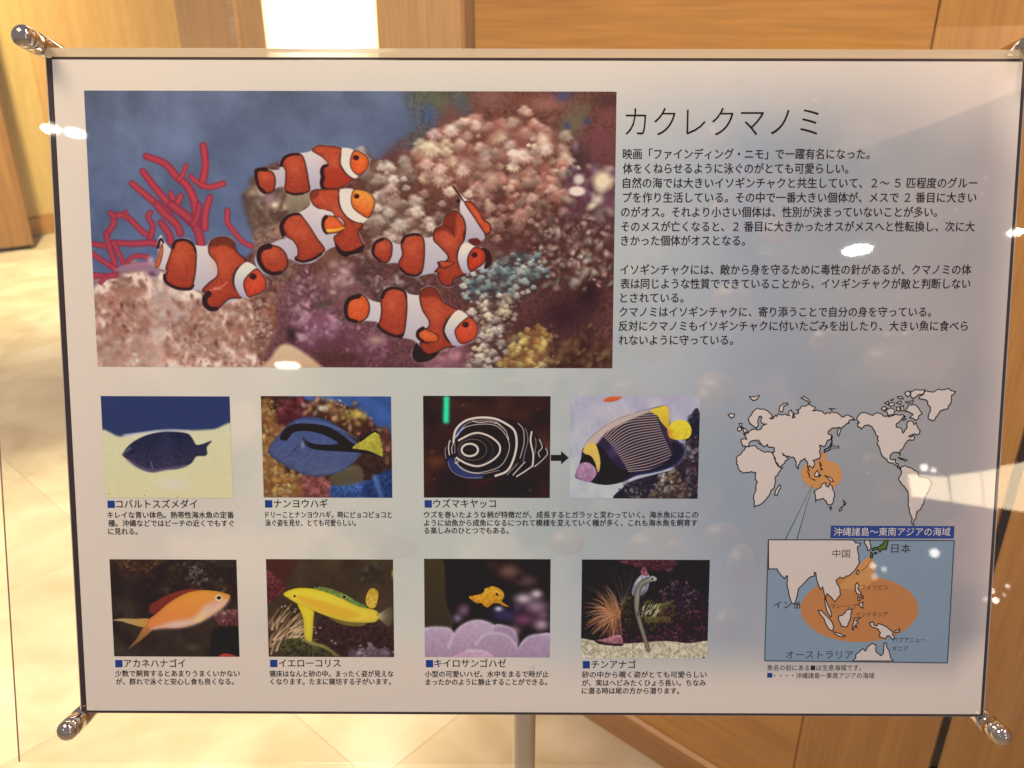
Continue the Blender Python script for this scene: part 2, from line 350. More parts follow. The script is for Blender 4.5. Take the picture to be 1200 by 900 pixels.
        m = np.clip(.5 - best / soft, 0, 1) * alpha; cc = s.col(c) * np.ones(m.shape + (3,))
        if c2 is not None:
            wm = max(w1, w2); cc = cc + (s.col(c2) - cc) * np.clip(1 + best / wm, 0, 1)[..., None] ** 2
        s.comp(m, y0, y1, x0, x1, cc)
    def blob(s, p, rx, ry, c, alpha=1, ang=0, hard=.0, c2=None):
        cx, cy = s.pt(p); rx = s.u(rx); ry = s.u(ry); r = max(rx, ry) * (1.15 if hard else 1.8)
        wd = s.win(cx - r, cy - r, cx + r, cy + r)
        if not wd: return
        x0, y0, x1, y1 = wd; Y, Xg = np.mgrid[y0:y1, x0:x1] + .5; ca_, sa_ = math.cos(ang), math.sin(ang)
        dx = ((Xg - cx) * ca_ + (Y - cy) * sa_) / rx; dy = (-(Xg - cx) * sa_ + (Y - cy) * ca_) / ry; q2 = dx * dx + dy * dy
        m = np.clip((1 - np.sqrt(q2)) / (1 - hard) * 1.0, 0, 1) if hard else np.exp(-q2 * 1.6)
        m[m < .012] = 0; cc = s.col(c)
        if c2 is not None: cc = cc + (s.col(c2) - cc) * np.clip(.5 + dy * .6, 0, 1)[..., None]
        s.comp(m * alpha, y0, y1, x0, x1, cc)
    def polyps(s, zone, n, r, cols, dark, seed=1, hard=.35, alpha=.8, spread=.35, tall=1.0, fan=0, big=1.35, fuzz=1.1):
        """coral heads: a dark ground with light lobes in it, inside the polygon `zone` (zoomed units)"""
        g = np.random.default_rng(seed); Z = np.array(zone, float); lo, hi = Z.min(0), Z.max(0); k = 0; tries = 0; pl = []
        n = int(n * 1.25 / big); r = r * big
        while k < n and tries < n * 12:
            tries += 1; p = lo + (hi - lo) * g.random(2); ins = False
            for i in range(len(Z)):
                a, b = Z[i], Z[(i + 1) % len(Z)]
                if (a[1] > p[1]) != (b[1] > p[1]) and p[0] < (b[0] - a[0]) * (p[1] - a[1]) / (b[1] - a[1]) + a[0]: ins = not ins
            if ins: k += 1; pl.append(p + g.standard_normal(2) * r * fuzz)
        pl.sort(key=lambda q: q[1] + g.random() * r * 5)
        if not hasattr(s, 'macro'): s.macro = (fbm(s.h, s.w, 26 * s.sc / 2, 3, 91), fbm(s.h, s.w, 9 * s.sc / 2, 2, 92))
        for p in pl:
            cx, cy = s.pt(p); yi, xi = int(np.clip(cy, 0, s.h - 1)), int(np.clip(cx, 0, s.w - 1))
            mv = np.clip((s.macro[0][yi, xi] - .3) * 1.6, 0, 1) * .6 + np.clip((s.macro[1][yi, xi] - .25) * 1.7, 0, 1) * .4
            rr = max(r * (1 + spread * g.standard_normal()), r * .4); c = np.array(cols[g.integers(len(cols))], float)
            c = np.clip(c * (.60 + .80 * mv + .07 * g.standard_normal()), 5, 240); a = g.random() * 3
            if mv < .2 and g.random() < .5: s.blob(p, rr * 1.5, rr * 1.2, dark, alpha * .8, a); continue
            s.blob((p[0] + rr * .2, p[1] + rr * .8), rr * 1.1, rr * .8, np.array(dark) * .85, alpha * .7, a)
            if fan:
                a0 = g.random() * .8 - .4
                for f in range(6):
                    t = a0 + (-1.25 + 2.5 * f / 5); s.blob((p[0] + rr * .62 * math.sin(t), p[1] + rr * .55 * math.cos(t)), rr * .26, rr * .55, c * (.8 + .25 * g.random()), alpha * .9, -t, .1)
                s.blob((p[0], p[1] - rr * .15), rr * .72, rr * .45, np.clip(c * 1.12, 0, 240), alpha * .85, 0, .1)
            else: s.blob(p, rr, rr * (.5 + .35 * g.random()) * tall, c, alpha * (.6 + .4 * g.random()), a, hard, c2=c * .66)
    def finish(s, parent, mtx, zoff, noise=.011, blur=2):
        lum = s.im @ np.array([.35, .5, .15]); im = s.im * .86 + lum[..., None] * .14 * np.array([1.04, 1, .94])
        for _ in range(blur):
            p = np.pad(im, ((1, 1), (1, 1), (0, 0)), 'edge'); im = (p[1:-1, 1:-1] * 4 + p[:-2, 1:-1] + p[2:, 1:-1] + p[1:-1, :-2] + p[1:-1, 2:]) / 8
        im = im + (rng.standard_normal(im.shape[:2])[..., None] * noise)
        l = np.where(im <= .04045, im / 12.92, ((np.clip(im, 0, 1) + .055) / 1.055) ** 2.4)
        alb = np.clip((l * s.gain - .013) / white(s.px) * .80, .002, .86)
        out = np.where(alb <= .0031308, alb * 12.92, 1.055 * alb ** (1 / 2.4) - .055)
        m = image_mat(s.name + '_print', out)
        o = mesh_obj('photo_print', [(s.x0, s.y0, zoff), (s.x1, s.y0, zoff), (s.x1, s.y1, zoff), (s.x0, s.y1, zoff)], [(0, 1, 2, 3)], m, parent, mtx,
                     uvs=[(0, 0), (1, 0), (1, 1), (0, 1)])
        for nm, V in s.cut:
            V = np.clip(V, [.5, .5], [s.w - .5, s.h - .5]); n = len(V)
            v3 = [(s.x0 + a / s.k, s.y1 - b / s.k, zoff + .00006) for a, b in V]
            tri = tessellate_polygon([[Vector(v) for v in v3]])
            tri = [t if (Vector(v3[t[1]]) - Vector(v3[t[0]])).cross(Vector(v3[t[2]]) - Vector(v3[t[0]])).z > 0 else t[::-1] for t in tri]
            name, lab = nm if isinstance(nm, tuple) else (nm, None)
            c = mesh_obj(name, v3, tri, m, o, None, uvs=[(a / s.w, 1 - b / s.h) for a, b in V]); tag(c, lab)
        return o

# ------------------------------------------------------------------ the sign
post_top = B @ Vector((.012, -.02, -.045))
sign = empty('information_sign', (post_top.x, post_top.y, 0))
tag(sign, 'clear acrylic sign with tropical fish poster, chrome corner pins and a grey pole', 'sign')
S = Matrix.Translation(Vector(sign.location)).inverted() @ B      # board coordinates -> sign coordinates
chrome = metal('chrome', (.62, .58, .53), .07)
satin = metal('satin_steel', (.74, .73, .70), .42)
clear = clear_mat('clear_acrylic')
clear_back = clear_mat('scuffed_clear_acrylic', tint=(.985, .98, .97), dust=.8)
def edge_mat(name, col, a, rough=.12):
    m = bpy.data.materials.new(name); m.use_nodes = True; t = m.node_tree; b = t.nodes['Principled BSDF']
    b.inputs['Base Color'].default_value = (*col, 1); b.inputs['Roughness'].default_value = rough; b.inputs['Alpha'].default_value = a
    b.inputs['Coat Weight'].default_value = .5; return m
rimdark = edge_mat('dark_sheet_edge', (.035, .028, .03), 1, .35)
edge_clear = edge_mat('polished_acrylic_edge', (.50, .44, .44), .55)
edge_faint = edge_mat('faint_sheet_edge', (.80, .76, .66), .45)
edge_pale = edge_mat('pale_acrylic_edge', (.62, .58, .60), .95)
edge_backlit = edge_mat('backlit_acrylic_edge', (.80, .72, .58), .55)  # warm bright colour stands in for light passing through the upper edge
# back sheet, bigger than the poster
ZB = -.018
bl = P(22.5, 893, ZB); lt = P(3, 600, ZB)
sx0 = bl[0]; sx1 = -bl[0] + .004; sy0 = bl[1]; sy1 = -bl[1]
box('back_panel', (sx0, sy0, ZB - .0012), (sx1, sy1, ZB), clear_back, sign, S)
tag(box('panel_edge', (sx0 - .0005, sy0, ZB - .0012), (sx0 - .0001, sy1, ZB), edge_mat('grey_sheet_edge', (.34, .32, .29), .8), sign, S), 'polished left edge of the clear back panel')
# poster sheet -----------------------------------------------------------------
def poster_image():
    k = 2000.0; W_, H_ = int(BW * k), int(BH * k); n1 = fbm(H_, W_, 260, 4, 1); n2 = fbm(H_, W_, 90, 4, 2); n3 = fbm(H_, W_, 420, 3, 5)
    y, x = np.mgrid[0:H_, 0:W_]; x = x / W_; y = y / H_
    KX = [0, .15, .42, .56, .72, .88, 1]; base = np.stack([np.interp(x[0], KX, v) for v in ([.84, .83, .775, .68, .59, .635, .68], [.87, .875, .862, .775, .68, .685, .69], [.88, .89, .895, .85, .79, .75, .74])], -1)[None] * np.ones((H_, W_, 1))  # printed blue, with some cool reflection put into the tint
    base0 = base.copy()
    t = np.clip((n1 - .35) / .3, 0, 1)[..., None]; base = base * (1 - t) + base0 * np.array([1.10, 1.07, 1.05]) * t
    t = np.clip((n3 - .45) / .2, 0, 1)[..., None] * .7; base = base * (1 - t) + base0 * np.array([.91, .935, .97]) * t
    t = np.clip((n2 - .55) / .15, 0, 1)[..., None] * .45; base = base * (1 - t) + base0 * np.array([1.17, 1.10, 1.07]) * t
    # long soft streaks of light in the water
    ang = (y * 1.1 + x * .5 + n1 * .18); st = np.clip(fbm(H_, W_, 60, 3, 9) * .0 + .5 + .5 * np.sin(ang * 15), 0, 1)[..., None] ** 3 * .16
    base = base * (1 - st) + base0 * np.array([1.22, 1.14, 1.12]) * st
    wh = np.clip(1 - x / .13, 0, 1) + np.clip((y - .86) / .11, 0, 1) + np.clip(1 - y / .16, 0, 1) * .8 + np.clip((x - .965) / .05, 0, 1) * .7
    wh += np.clip(1 - np.hypot((x - .1) / .45, (y - .95) / .25), 0, 1) * .8
    wh = np.clip(wh, 0, 1)[..., None]; wh = wh * wh * (3 - 2 * wh); base = base * (1 - wh) + np.array([.905, .905, .905]) * wh
    g = np.random.default_rng(11)
    def bub(px, py, rx, ry, ang, a):
        c = P(px, py); cx = (c[0] / BW + .5) * W_; cy = (.5 - c[1] / BH) * H_; rx *= 1.09; ry *= 1.09; r = max(rx, ry) * 1.3 + 3
        x0, x1, y0, y1 = max(0, int(cx - r)), min(W_, int(cx + r)), max(0, int(cy - r)), min(H_, int(cy + r))
        a = a * .62
        if x1 <= x0 or y1 <= y0: return
        Y, X_ = np.mgrid[y0:y1, x0:x1]; ca_, sa_ = math.cos(ang), math.sin(ang)
        dx = ((X_ - cx) * ca_ + (Y - cy) * sa_) / rx; dy = (-(X_ - cx) * sa_ + (Y - cy) * ca_) / ry; q = np.hypot(dx, dy)
        m = np.clip((1 - q) * min(rx, ry) / 2.2, 0, 1); rimv = np.clip(q, 0, 1) ** 3
        v = np.clip(.5 + (-(X_ - cx) * .35 - (Y - cy) * .8) / max(rx, ry) * .6, 0, 1)
        c_lo = np.array([.66, .64, .68]); c_hi = np.array([.88, .87, .87])
        cc = c_lo + (c_hi - c_lo) * v[..., None]; mm = (m * (.35 + .65 * rimv) * a)[..., None]
        hl = np.exp(-(((X_ - cx + rx * .35) / (rx * .32)) ** 2 + ((Y - cy + ry * .4) / (ry * .22)) ** 2)) * m * a
        z = base[y0:y1, x0:x1]; z = z * (1 - mm) + cc * mm; base[y0:y1, x0:x1] = z + (np.array([.97, .96, .95]) - z) * hl[..., None] * .85
    for px, py, rx, ry, an, a in [(965, 396, 19, 13, -.5, .8), (858, 348, 26, 17, .1, .6), (1035, 420, 26, 15, .1, .5), (664, 635, 22, 17, 0, .75), (762, 640, 34, 24, -.5, .5),
        (845, 625, 22, 14, 0, .6), (905, 270, 18, 17, 0, .5), (912, 272, 16, 15, 0, .4), (840, 455, 26, 20, .3, .6), (830, 470, 18, 26, .4, .4), (1090, 390, 20, 10, -.6, .5), (1063, 393, 8, 9, 0, .7),
        (1045, 394, 14, 8, .2, .55), (845, 250, 16, 20, .2, .4), (842, 160, 15, 16, 0, .45), (960, 120, 14, 9, -.4, .4), (790, 140, 22, 14, .4, .3), (880, 375, 9, 14, .5, .4), (735, 455, 20, 12, 0, .45),
        (450, 640, 42, 16, .1, .35), (640, 250, 10, 10, 0, .4), (795, 640, 18, 10, .2, .4), (850, 730, 14, 22, .3, .5), (868, 660, 18, 26, 0, .5), (655, 600, 12, 8, 0, .5), (1020, 540, 12, 12, 0, .4),
        (610, 448, 30, 10, 0, .35), (745, 325, 14, 26, .1, .4), (760, 400, 30, 24, .2, .3), (905, 300, 22, 10, .6, .3), (930, 200, 12, 16, .3, .3)]: bub(px, py, rx, ry, an, a)
    for _ in range(230):
        px = 470 + 700 * g.random(); py = 90 + 730 * g.random(); r = 1.2 + 4.2 * g.random() ** 3
        bub(px, py, r * (1 + .4 * g.random()), r, g.random() * 3, .25 + .6 * g.random())
    for _ in range(60): bub(130 + 350 * g.random(), 445 + 380 * g.random(), 1.2 + 2 * g.random(), 1.5, 0, .4)
    return base
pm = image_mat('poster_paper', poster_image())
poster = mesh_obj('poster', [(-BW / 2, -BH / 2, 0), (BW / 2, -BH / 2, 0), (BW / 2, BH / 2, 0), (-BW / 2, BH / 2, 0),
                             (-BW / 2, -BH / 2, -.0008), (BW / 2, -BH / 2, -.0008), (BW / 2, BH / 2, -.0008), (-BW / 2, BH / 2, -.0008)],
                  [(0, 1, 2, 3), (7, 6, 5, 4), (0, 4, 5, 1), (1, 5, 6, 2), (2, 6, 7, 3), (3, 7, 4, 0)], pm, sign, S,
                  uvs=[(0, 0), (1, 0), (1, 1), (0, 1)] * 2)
tag(poster, 'pale blue poster sheet with printed bubbles and white margins')

Z1 = .00012
# ---- main picture: clownfish in front of coral
h = Print([(97, 106.5), (723, 107), (717, 431), (116, 430)], 2.0, 'main_picture')
n1 = fbm(h.h, h.w, 110, 5, 3); n2 = fbm(h.h, h.w, 40, 5, 4)
top = np.array([80, 87, 103]) / 255; bot = np.array([58, 74, 106]) / 255
ty = np.linspace(0, 1, h.h)[:, None, None]; h.im = (top * (1 - ty) + bot * ty) * (.78 + .5 * n1[..., None]) * np.ones((h.h, h.w, 3))
st = np.clip((n2 - .5) * 3, 0, 1)[..., None] * .25; h.im = h.im * (1 - st) + np.array([.40, .46, .52]) * st
h.zoom(1, 0, 0)
# blurred reef masses
h.poly([(445, 190), (470, 165), (500, 145), (520, 120), (540, 100), (740, 100), (740, 440), (100, 440), (110, 350), (150, 325), (185, 305), (290, 300), (300, 250), (295, 225), (300, 205), (330, 190), (430, 185)], (94, 56, 44), (84, 48, 44), soft=6, shade=.35)
h.poly([(478, 108), (540, 104), (545, 130), (525, 165), (480, 180), (455, 178), (490, 150)], (76, 76, 58), (70, 70, 75), soft=16, shade=.4)
for p, rx, ry, c, a, an in [((515, 120), 26, 14, (86, 84, 58), .9, .5), ((505, 135), 12, 18, (62, 76, 110), .8, -.6), ((540, 125), 14, 18, (68, 76, 78), .8, 0), ((575, 115), 26, 14, (120, 80, 66), .8, 0),
        ((640, 122), 30, 12, (138, 86, 70), .8, 0), ((678, 140), 12, 30, (96, 86, 62), .8, .5), ((662, 150), 10, 26, (98, 88, 62), .8, .35), ((664, 148), 6, 6, (48, 60, 88), .8, 0), ((688, 142), 6, 6, (48, 58, 86), .8, 0),
        ((660, 112), 12, 8, (60, 66, 92), .8, 0), ((712, 120), 20, 14, (70, 44, 44), .9, 0), ((705, 165), 22, 22, (104, 56, 56), .95, 0), ((712, 135), 14, 12, (112, 60, 54), .8, 0), ((700, 200), 26, 18, (88, 46, 50), .95, 0), ((676, 190), 16, 22, (60, 42, 44), .9, .3),
        ((674, 170), 5, 7, (130, 125, 150), .6, 0), ((460, 190), 26, 16, (84, 50, 46), 1, -.4), ((610, 260), 30, 30, (92, 52, 44), .8, 0), ((590, 290), 30, 40, (98, 66, 60), .8, 0), ((660, 370), 44, 34, (52, 30, 34), .95, -.3), ((690, 340), 22, 30, (40, 24, 30), .9, 0),
        ((640, 320), 26, 14, (62, 50, 42), .8, 0), ((612, 400), 24, 34, (62, 36, 36), .8, .3), ((560, 420), 30, 12, (60, 44, 46), .8, 0)]: h.blob(p, rx, ry, c, a, an)
# big anemone heads
cream = [(212, 182, 148), (198, 158, 126), (220, 194, 158), (186, 138, 110)]
pink = [(208, 154, 126), (192, 124, 100), (218, 176, 146), (172, 104, 82)]
h.polyps([(487, 185), (500, 165), (525, 150), (560, 140), (600, 138), (640, 150), (655, 170), (650, 190), (660, 215), (620, 235), (570, 225), (540, 215), (500, 215), (490, 200)], 420, 5.0, pink + cream[:2], (108, 58, 46), 21, .1, .9, fan=1, big=1.55)
h.polyps([(487, 170), (520, 150), (575, 138), (620, 150), (655, 165), (655, 185), (600, 180), (540, 195), (520, 210), (488, 200)], 90, 6.0, [(222, 190, 160), (216, 176, 150), (226, 200, 150)], (120, 70, 56), 22, .1, .9, fan=1, big=1.55)
h.polyps([(428, 185), (450, 180), (475, 195), (480, 240), (520, 250), (560, 255), (545, 290), (440, 300), (425, 250)], 260, 5.0, [(192, 172, 146), (176, 146, 124), (206, 186, 158), (150, 118, 100)], (92, 58, 46), 23, .1, .9, fan=1, big=1.55)
h.polyps([(545, 200), (620, 225), (650, 230), (620, 300), (580, 300), (560, 240)], 110, 4.5, [(150, 104, 86), (128, 84, 70), (172, 138, 112)], (80, 42, 36), 24, .1, .9, fan=1, big=1.55)
h.polyps([(615, 300), (640, 255), (690, 240), (722, 250), (718, 330), (660, 340), (620, 330)], 420, 3.4, [(196, 148, 122), (196, 178, 140), (166, 108, 94), (208, 196, 170), (166, 166, 128), (206, 164, 136)], (74, 42, 38), 25, .15, .95)
h.polyps([(655, 225), (670, 205), (690, 200), (700, 195), (722, 215), (722, 240), (690, 245), (660, 235)], 90, 5.5, [(216, 194, 150), (206, 180, 150), (150, 108, 122), (222, 206, 168), (130, 80, 90)], (90, 50, 56), 26, .15, .95)
h.blob((676, 224), 12, 7, (226, 204, 178), .95, 0, .5); h.blob((706, 212), 15, 15, (218, 196, 146), .85, .5, .4); h.blob((678, 210), 8, 8, (190, 176, 154), .9, 0, .4); h.blob((714, 238), 9, 9, (96, 54, 70), .9)
# left of the school: pale pink rubble and dark coral
h.poly([(112, 335), (150, 320), (190, 318), (250, 350), (290, 350), (300, 400), (280, 440), (100, 440)], (222, 192, 168), (214, 178, 154), soft=5, shade=.14)
h.polyps([(112, 345), (150, 328), (185, 345), (180, 385), (150, 410), (112, 425)], 420, 3.4, [(196, 150, 128), (150, 92, 74), (120, 68, 56), (214, 180, 154), (168, 108, 88)], (160, 104, 82), 31, .15, .75, big=1.5, fuzz=3)
h.polyps([(112, 395), (185, 395), (190, 430), (112, 430)], 120, 4.5, [(222, 190, 164), (228, 204, 180), (190, 130, 108)], (180, 128, 104), 32, .2, .6)
h.polyps([(170, 330), (230, 350), (250, 375), (190, 400), (180, 370)], 90, 6, [(226, 200, 176), (214, 180, 158), (220, 190, 170)], (190, 146, 126), 33, .1, .7)
h.polyps([(200, 370), (240, 350), (262, 360), (320, 330), (345, 350), (350, 400), (330, 430), (210, 430)], 900, 2.6, [(218, 176, 150), (184, 126, 100), (150, 88, 66), (228, 196, 172), (206, 158, 132)], (150, 96, 74), 34, .15, .8, big=1.5, fuzz=3)
h.polyps([(300, 355), (345, 345), (350, 390), (300, 400)], 110, 2.2, [(222, 184, 160), (228, 198, 176)], (110, 60, 44), 35, .25, .8)
# pink and purple corals in the middle
h.poly([(335, 330), (420, 325), (480, 335), (560, 420), (560, 440), (330, 440), (325, 380)], (106, 66, 66), (84, 48, 50), soft=6, shade=.35)
pk = [(196, 138, 142), (214, 162, 158), (166, 104, 116), (220, 174, 166), (146, 92, 102)]
h.polyps([(340, 330), (360, 315), (375, 330), (370, 350), (395, 360), (395, 400), (350, 398), (338, 370)], 260, 3.4, pk, (92, 54, 58), 41, .2, .85)
h.polyps([(383, 318), (415, 306), (420, 330), (400, 345), (380, 335)], 70, 4.5, [(204, 152, 140), (186, 132, 124), (212, 168, 150)], (120, 76, 72), 42, .15, .85)
h.polyps([(345, 372), (395, 368), (396, 395), (350, 400)], 90, 4, [(206, 150, 160), (190, 124, 146), (214, 170, 166)], (120, 66, 84), 43, .15, .8)
h.polyps([(412, 385), (450, 395), (460, 415), (430, 428), (405, 410)], 110, 3.6, [(190, 116, 136), (170, 96, 120), (206, 140, 150)], (104, 56, 66), 44, .2, .85)
h.polyps([(420, 300), (500, 330), (520, 350), (440, 350), (420, 330)], 160, 3.0, [(160, 130, 120), (130, 96, 90), (180, 156, 142), (110, 76, 70)], (74, 48, 46), 45, .2, .8)
h.blob((342, 393), 9, 12, (44, 30, 30), .9); h.blob((378, 357), 12, 4, (66, 62, 44), .8, -.2); h.blob((440, 398), 12, 7, (186, 160, 118), .6)
h.blob((392, 400), 36, 10, (92, 46, 54), .8); h.blob((400, 420), 50, 14, (70, 38, 34), .8); h.blob((385, 300), 20, 12, (110, 72, 52), .8)
h.poly([(318, 418), (330, 404), (345, 406), (372, 425), (376, 436), (310, 436)], (208, 178, 132), (196, 150, 100), soft=5, alpha=.85)
# bottom right: teal, cream, yellow corals
h.polyps([(538, 335), (560, 318), (590, 300), (625, 292), (640, 312), (622, 340), (590, 352), (545, 350)], 280, 3.2, [(166, 182, 162), (132, 156, 148), (200, 196, 172), (96, 124, 126)], (60, 50, 50), 51, .15, .95, fan=1)
h.polyps([(560, 350), (600, 345), (600, 400), (575, 432), (545, 430), (560, 400)], 260, 3.2, [(200, 190, 164), (220, 204, 172), (150, 126, 106), (212, 188, 140)], (70, 44, 40), 52, .15, .95, fan=1)
h.polyps([(590, 432), (600, 400), (630, 385), (645, 400), (640, 432)], 260, 3.4, [(196, 176, 86), (206, 186, 96), (176, 140, 62), (222, 200, 130), (150, 96, 48)], (110, 64, 40), 53, .15, .95, fan=1)
h.polyps([(640, 432), (650, 400), (690, 395), (718, 410), (718, 432)], 160, 4, [(134, 92, 62), (110, 66, 46), (166, 130, 72), (90, 52, 42)], (64, 36, 32), 54, .15, .8)
h.polyps([(505, 418), (520, 408), (540, 408), (545, 430), (505, 430)], 60, 4.5, [(196, 128, 128), (176, 108, 112)], (130, 80, 84), 55, .15, .85)
h.polyps([(300, 215), (330, 200), (350, 225), (365, 235), (350, 260), (330, 275), (300, 270), (283, 240)], 240, 4.2, [(164, 130, 98), (140, 104, 84), (186, 156, 118), (124, 92, 84), (150, 140, 104)], (86, 60, 50), 56, .15, .85)
h.poly([(335, 232), (345, 218), (365, 215), (372, 235), (350, 246), (338, 246)], (150, 138, 104), (112, 92, 70), soft=3, alpha=.85)
h.poly([(300, 270), (340, 262), (350, 300), (340, 330), (300, 320), (298, 290)], (124, 92, 74), (96, 66, 56), soft=6, shade=.4)
h.blob((306, 222), 6, 6, (206, 186, 160), .8); h.blob((322, 240), 5, 4, (222, 190, 160), .8); h.blob((316, 232), 10, 8, (176, 140, 150), .5)
# red fan coral
h.zoom(6, 90, 100); rc = (168, 52, 58); rd = (112, 34, 50)
for L, a, b in [([(490, 500), (620, 550), (700, 640), (770, 700), (820, 790), (840, 900), (842, 1000)], 40, 56), ([(770, 560), (740, 640), (720, 660)], 26, 30), ([(890, 425), (905, 560), (890, 650), (880, 700)], 42, 46),
        ([(800, 640), (860, 690), (930, 715), (1030, 690)], 30, 36), ([(465, 605), (560, 730), (660, 840), (740, 900), (800, 960)], 40, 52), ([(390, 690), (520, 800), (620, 880), (680, 960)], 38, 50), ([(730, 780), (700, 850)], 36, 36),
        ([(660, 760), (680, 800)], 30, 30), ([(935, 790), (905, 900), (900, 1000)], 40, 46), ([(1060, 880), (1060, 960), (1100, 1020), (1170, 1100), (1230, 1130)], 34, 30)]: h.line(L, rc, a * 1.2, b * 1.2, soft=3.5, c2=rd)
h.zoom(4.5, 100, 240)
for L, a, b in [([(40, 205), (110, 215), (150, 200), (250, 205), (340, 200), (400, 210)], 24, 30), ([(110, 160), (150, 100), (150, 60), (215, 60), (290, 130), (345, 170)], 26, 28), ([(130, 40), (150, 60)], 20, 24), ([(215, 35), (215, 70)], 18, 20), ([(345, 170), (355, 110), (330, 60), (345, 40)], 26, 22),
        ([(110, 150), (130, 230), (150, 290), (160, 340)], 24, 30), ([(40, 260), (100, 300), (160, 340)], 24, 26), ([(150, 200), (190, 280), (220, 320), (330, 310)], 24, 22), ([(220, 300), (260, 270), (330, 275)], 20, 22), ([(40, 370), (100, 375), (160, 370)], 26, 26), ([(80, 410), (110, 380)], 20, 22),
        ([(400, 95), (440, 150), (450, 190)], 30, 36), ([(455, 0), (545, 70), (590, 130), (610, 200)], 38, 40), ([(600, 0), (590, 60), (570, 100)], 26, 30), ([(380, 0), (420, 50), (480, 100), (500, 150)], 36, 34)]: h.line(L, (156, 50, 58), a * 1.25, b * 1.25, soft=3.5, c2=(108, 36, 54))
h.poly([(150, 345), (230, 310), (340, 300), (400, 330), (380, 380), (330, 360), (250, 345), (200, 350)], (150, 110, 124), (120, 84, 100), soft=12, alpha=.8)
h.blob((350, 365), 30, 22, (70, 46, 62), .85); h.blob((345, 290), 22, 22, (206, 178, 172), .6)

OR = (170, 63, 36); OR2 = (142, 46, 30); BK = (46, 28, 27); WH = (192, 174, 160); WS = (146, 136, 142)
def halo(L): h.poly(L, (150, 134, 140), soft=12, alpha=.45)
def eye(p, r): h.blob(p, r * 1.15, r, (48, 18, 16), 1, 0, .6); h.blob((p[0] - r * .25, p[1] - r * .3), r * .35, r * .3, (96, 60, 52), .7)
def patch(L, ew=5, c=OR, c2=OR2, **k):
    h.poly(L, c, c2, edge=BK, ew=ew, shade=.12, rim=.32, **k)
    A = np.array(L, float); lo, hi = A.min(0), A.max(0); m = A.mean(0); w_, h_ = hi - lo
    if min(w_, h_) > 60 / 6 * h.z[0]: h.blob((m[0], m[1] - h_ * .14), w_ * .26, h_ * .17, (206, 92, 54), .30, 0)
def crescent(L, w1, w2=None): h.line(L, BK, w1 * 1.25, None if w2 is None else w2 * 1.25, soft=1.2)
def rays(a, b, a2, b2, n, c=(150, 40, 22), al=.25):
    for k in range(n):
        t = k / max(1, n - 1); h.line([(a[0] + (b[0] - a[0]) * t, a[1] + (b[1] - a[1]) * t), (a2[0] + (b2[0] - a2[0]) * t, a2[1] + (b2[1] - a2[1]) * t)], c, 3, 1, alpha=al)
# fish A, top
h.zoom(6, 280, 150)
out = [(108, 300), (125, 288), (190, 288), (240, 295), (285, 290), (285, 245), (320, 198), (372, 176), (440, 176), (500, 164), (530, 130), (600, 118), (720, 136), (808, 158), (865, 165), (900, 190), (918, 232), (912, 280), (885, 312), (840, 338), (800, 375), (720, 420), (650, 437), (585, 430), (505, 442), (450, 465), (390, 474), (335, 458), (315, 415), (260, 425), (235, 452), (190, 465), (150, 447), (125, 400)]
halo(out); h.poly(out, WH, WS, cut=('clownfish', 'uppermost clownfish, facing right'))
patch([(108, 300), (125, 288), (190, 290), (240, 310), (260, 360), (255, 420), (235, 452), (190, 465), (150, 447), (125, 400)], 5); crescent([(190, 292), (130, 296), (122, 350), (140, 410), (185, 452)], 22, 14)
patch([(288, 245), (320, 200), (372, 177), (432, 180), (460, 215), (480, 290), (495, 380), (500, 440), (450, 465), (390, 472), (335, 456), (320, 425), (325, 370), (325, 300), (305, 270)], 5); crescent([(296, 262), (318, 212), (370, 186), (425, 186)], 20, 12); crescent([(335, 450), (390, 466), (450, 460)], 12)
rays((330, 300), (360, 440), (480, 290), (490, 420), 6)
patch([(510, 155), (545, 125), (600, 120), (720, 140), (718, 200), (715, 250), (740, 300), (780, 340), (820, 355), (780, 385), (720, 420), (660, 435), (600, 430), (582, 410), (580, 370), (600, 340), (585, 310), (590, 270), (625, 255), (590, 210), (540, 180)], 4)
crescent([(590, 335), (584, 300), (596, 272), (622, 262)], 26, 14); crescent([(590, 355), (582, 385), (588, 418), (612, 430)], 26, 14); h.poly([(600, 300), (680, 280), (760, 330), (780, 380), (700, 420), (620, 420), (610, 360)], (160, 44, 30), (150, 40, 28), soft=12, alpha=.6)
h.line([(722, 142), (716, 240), (745, 305), (790, 345)], BK, 6); h.poly([(730, 140), (806, 155), (785, 205), (780, 260), (800, 305), (836, 336), (820, 354), (785, 342), (745, 302), (718, 250), (720, 190)], WH, (190, 186, 186))
patch([(808, 160), (850, 165), (895, 190), (915, 230), (910, 275), (885, 310), (840, 335), (800, 305), (780, 260), (785, 205)], 3, (206, 92, 34), (196, 66, 26)); eye((823, 209), 22)
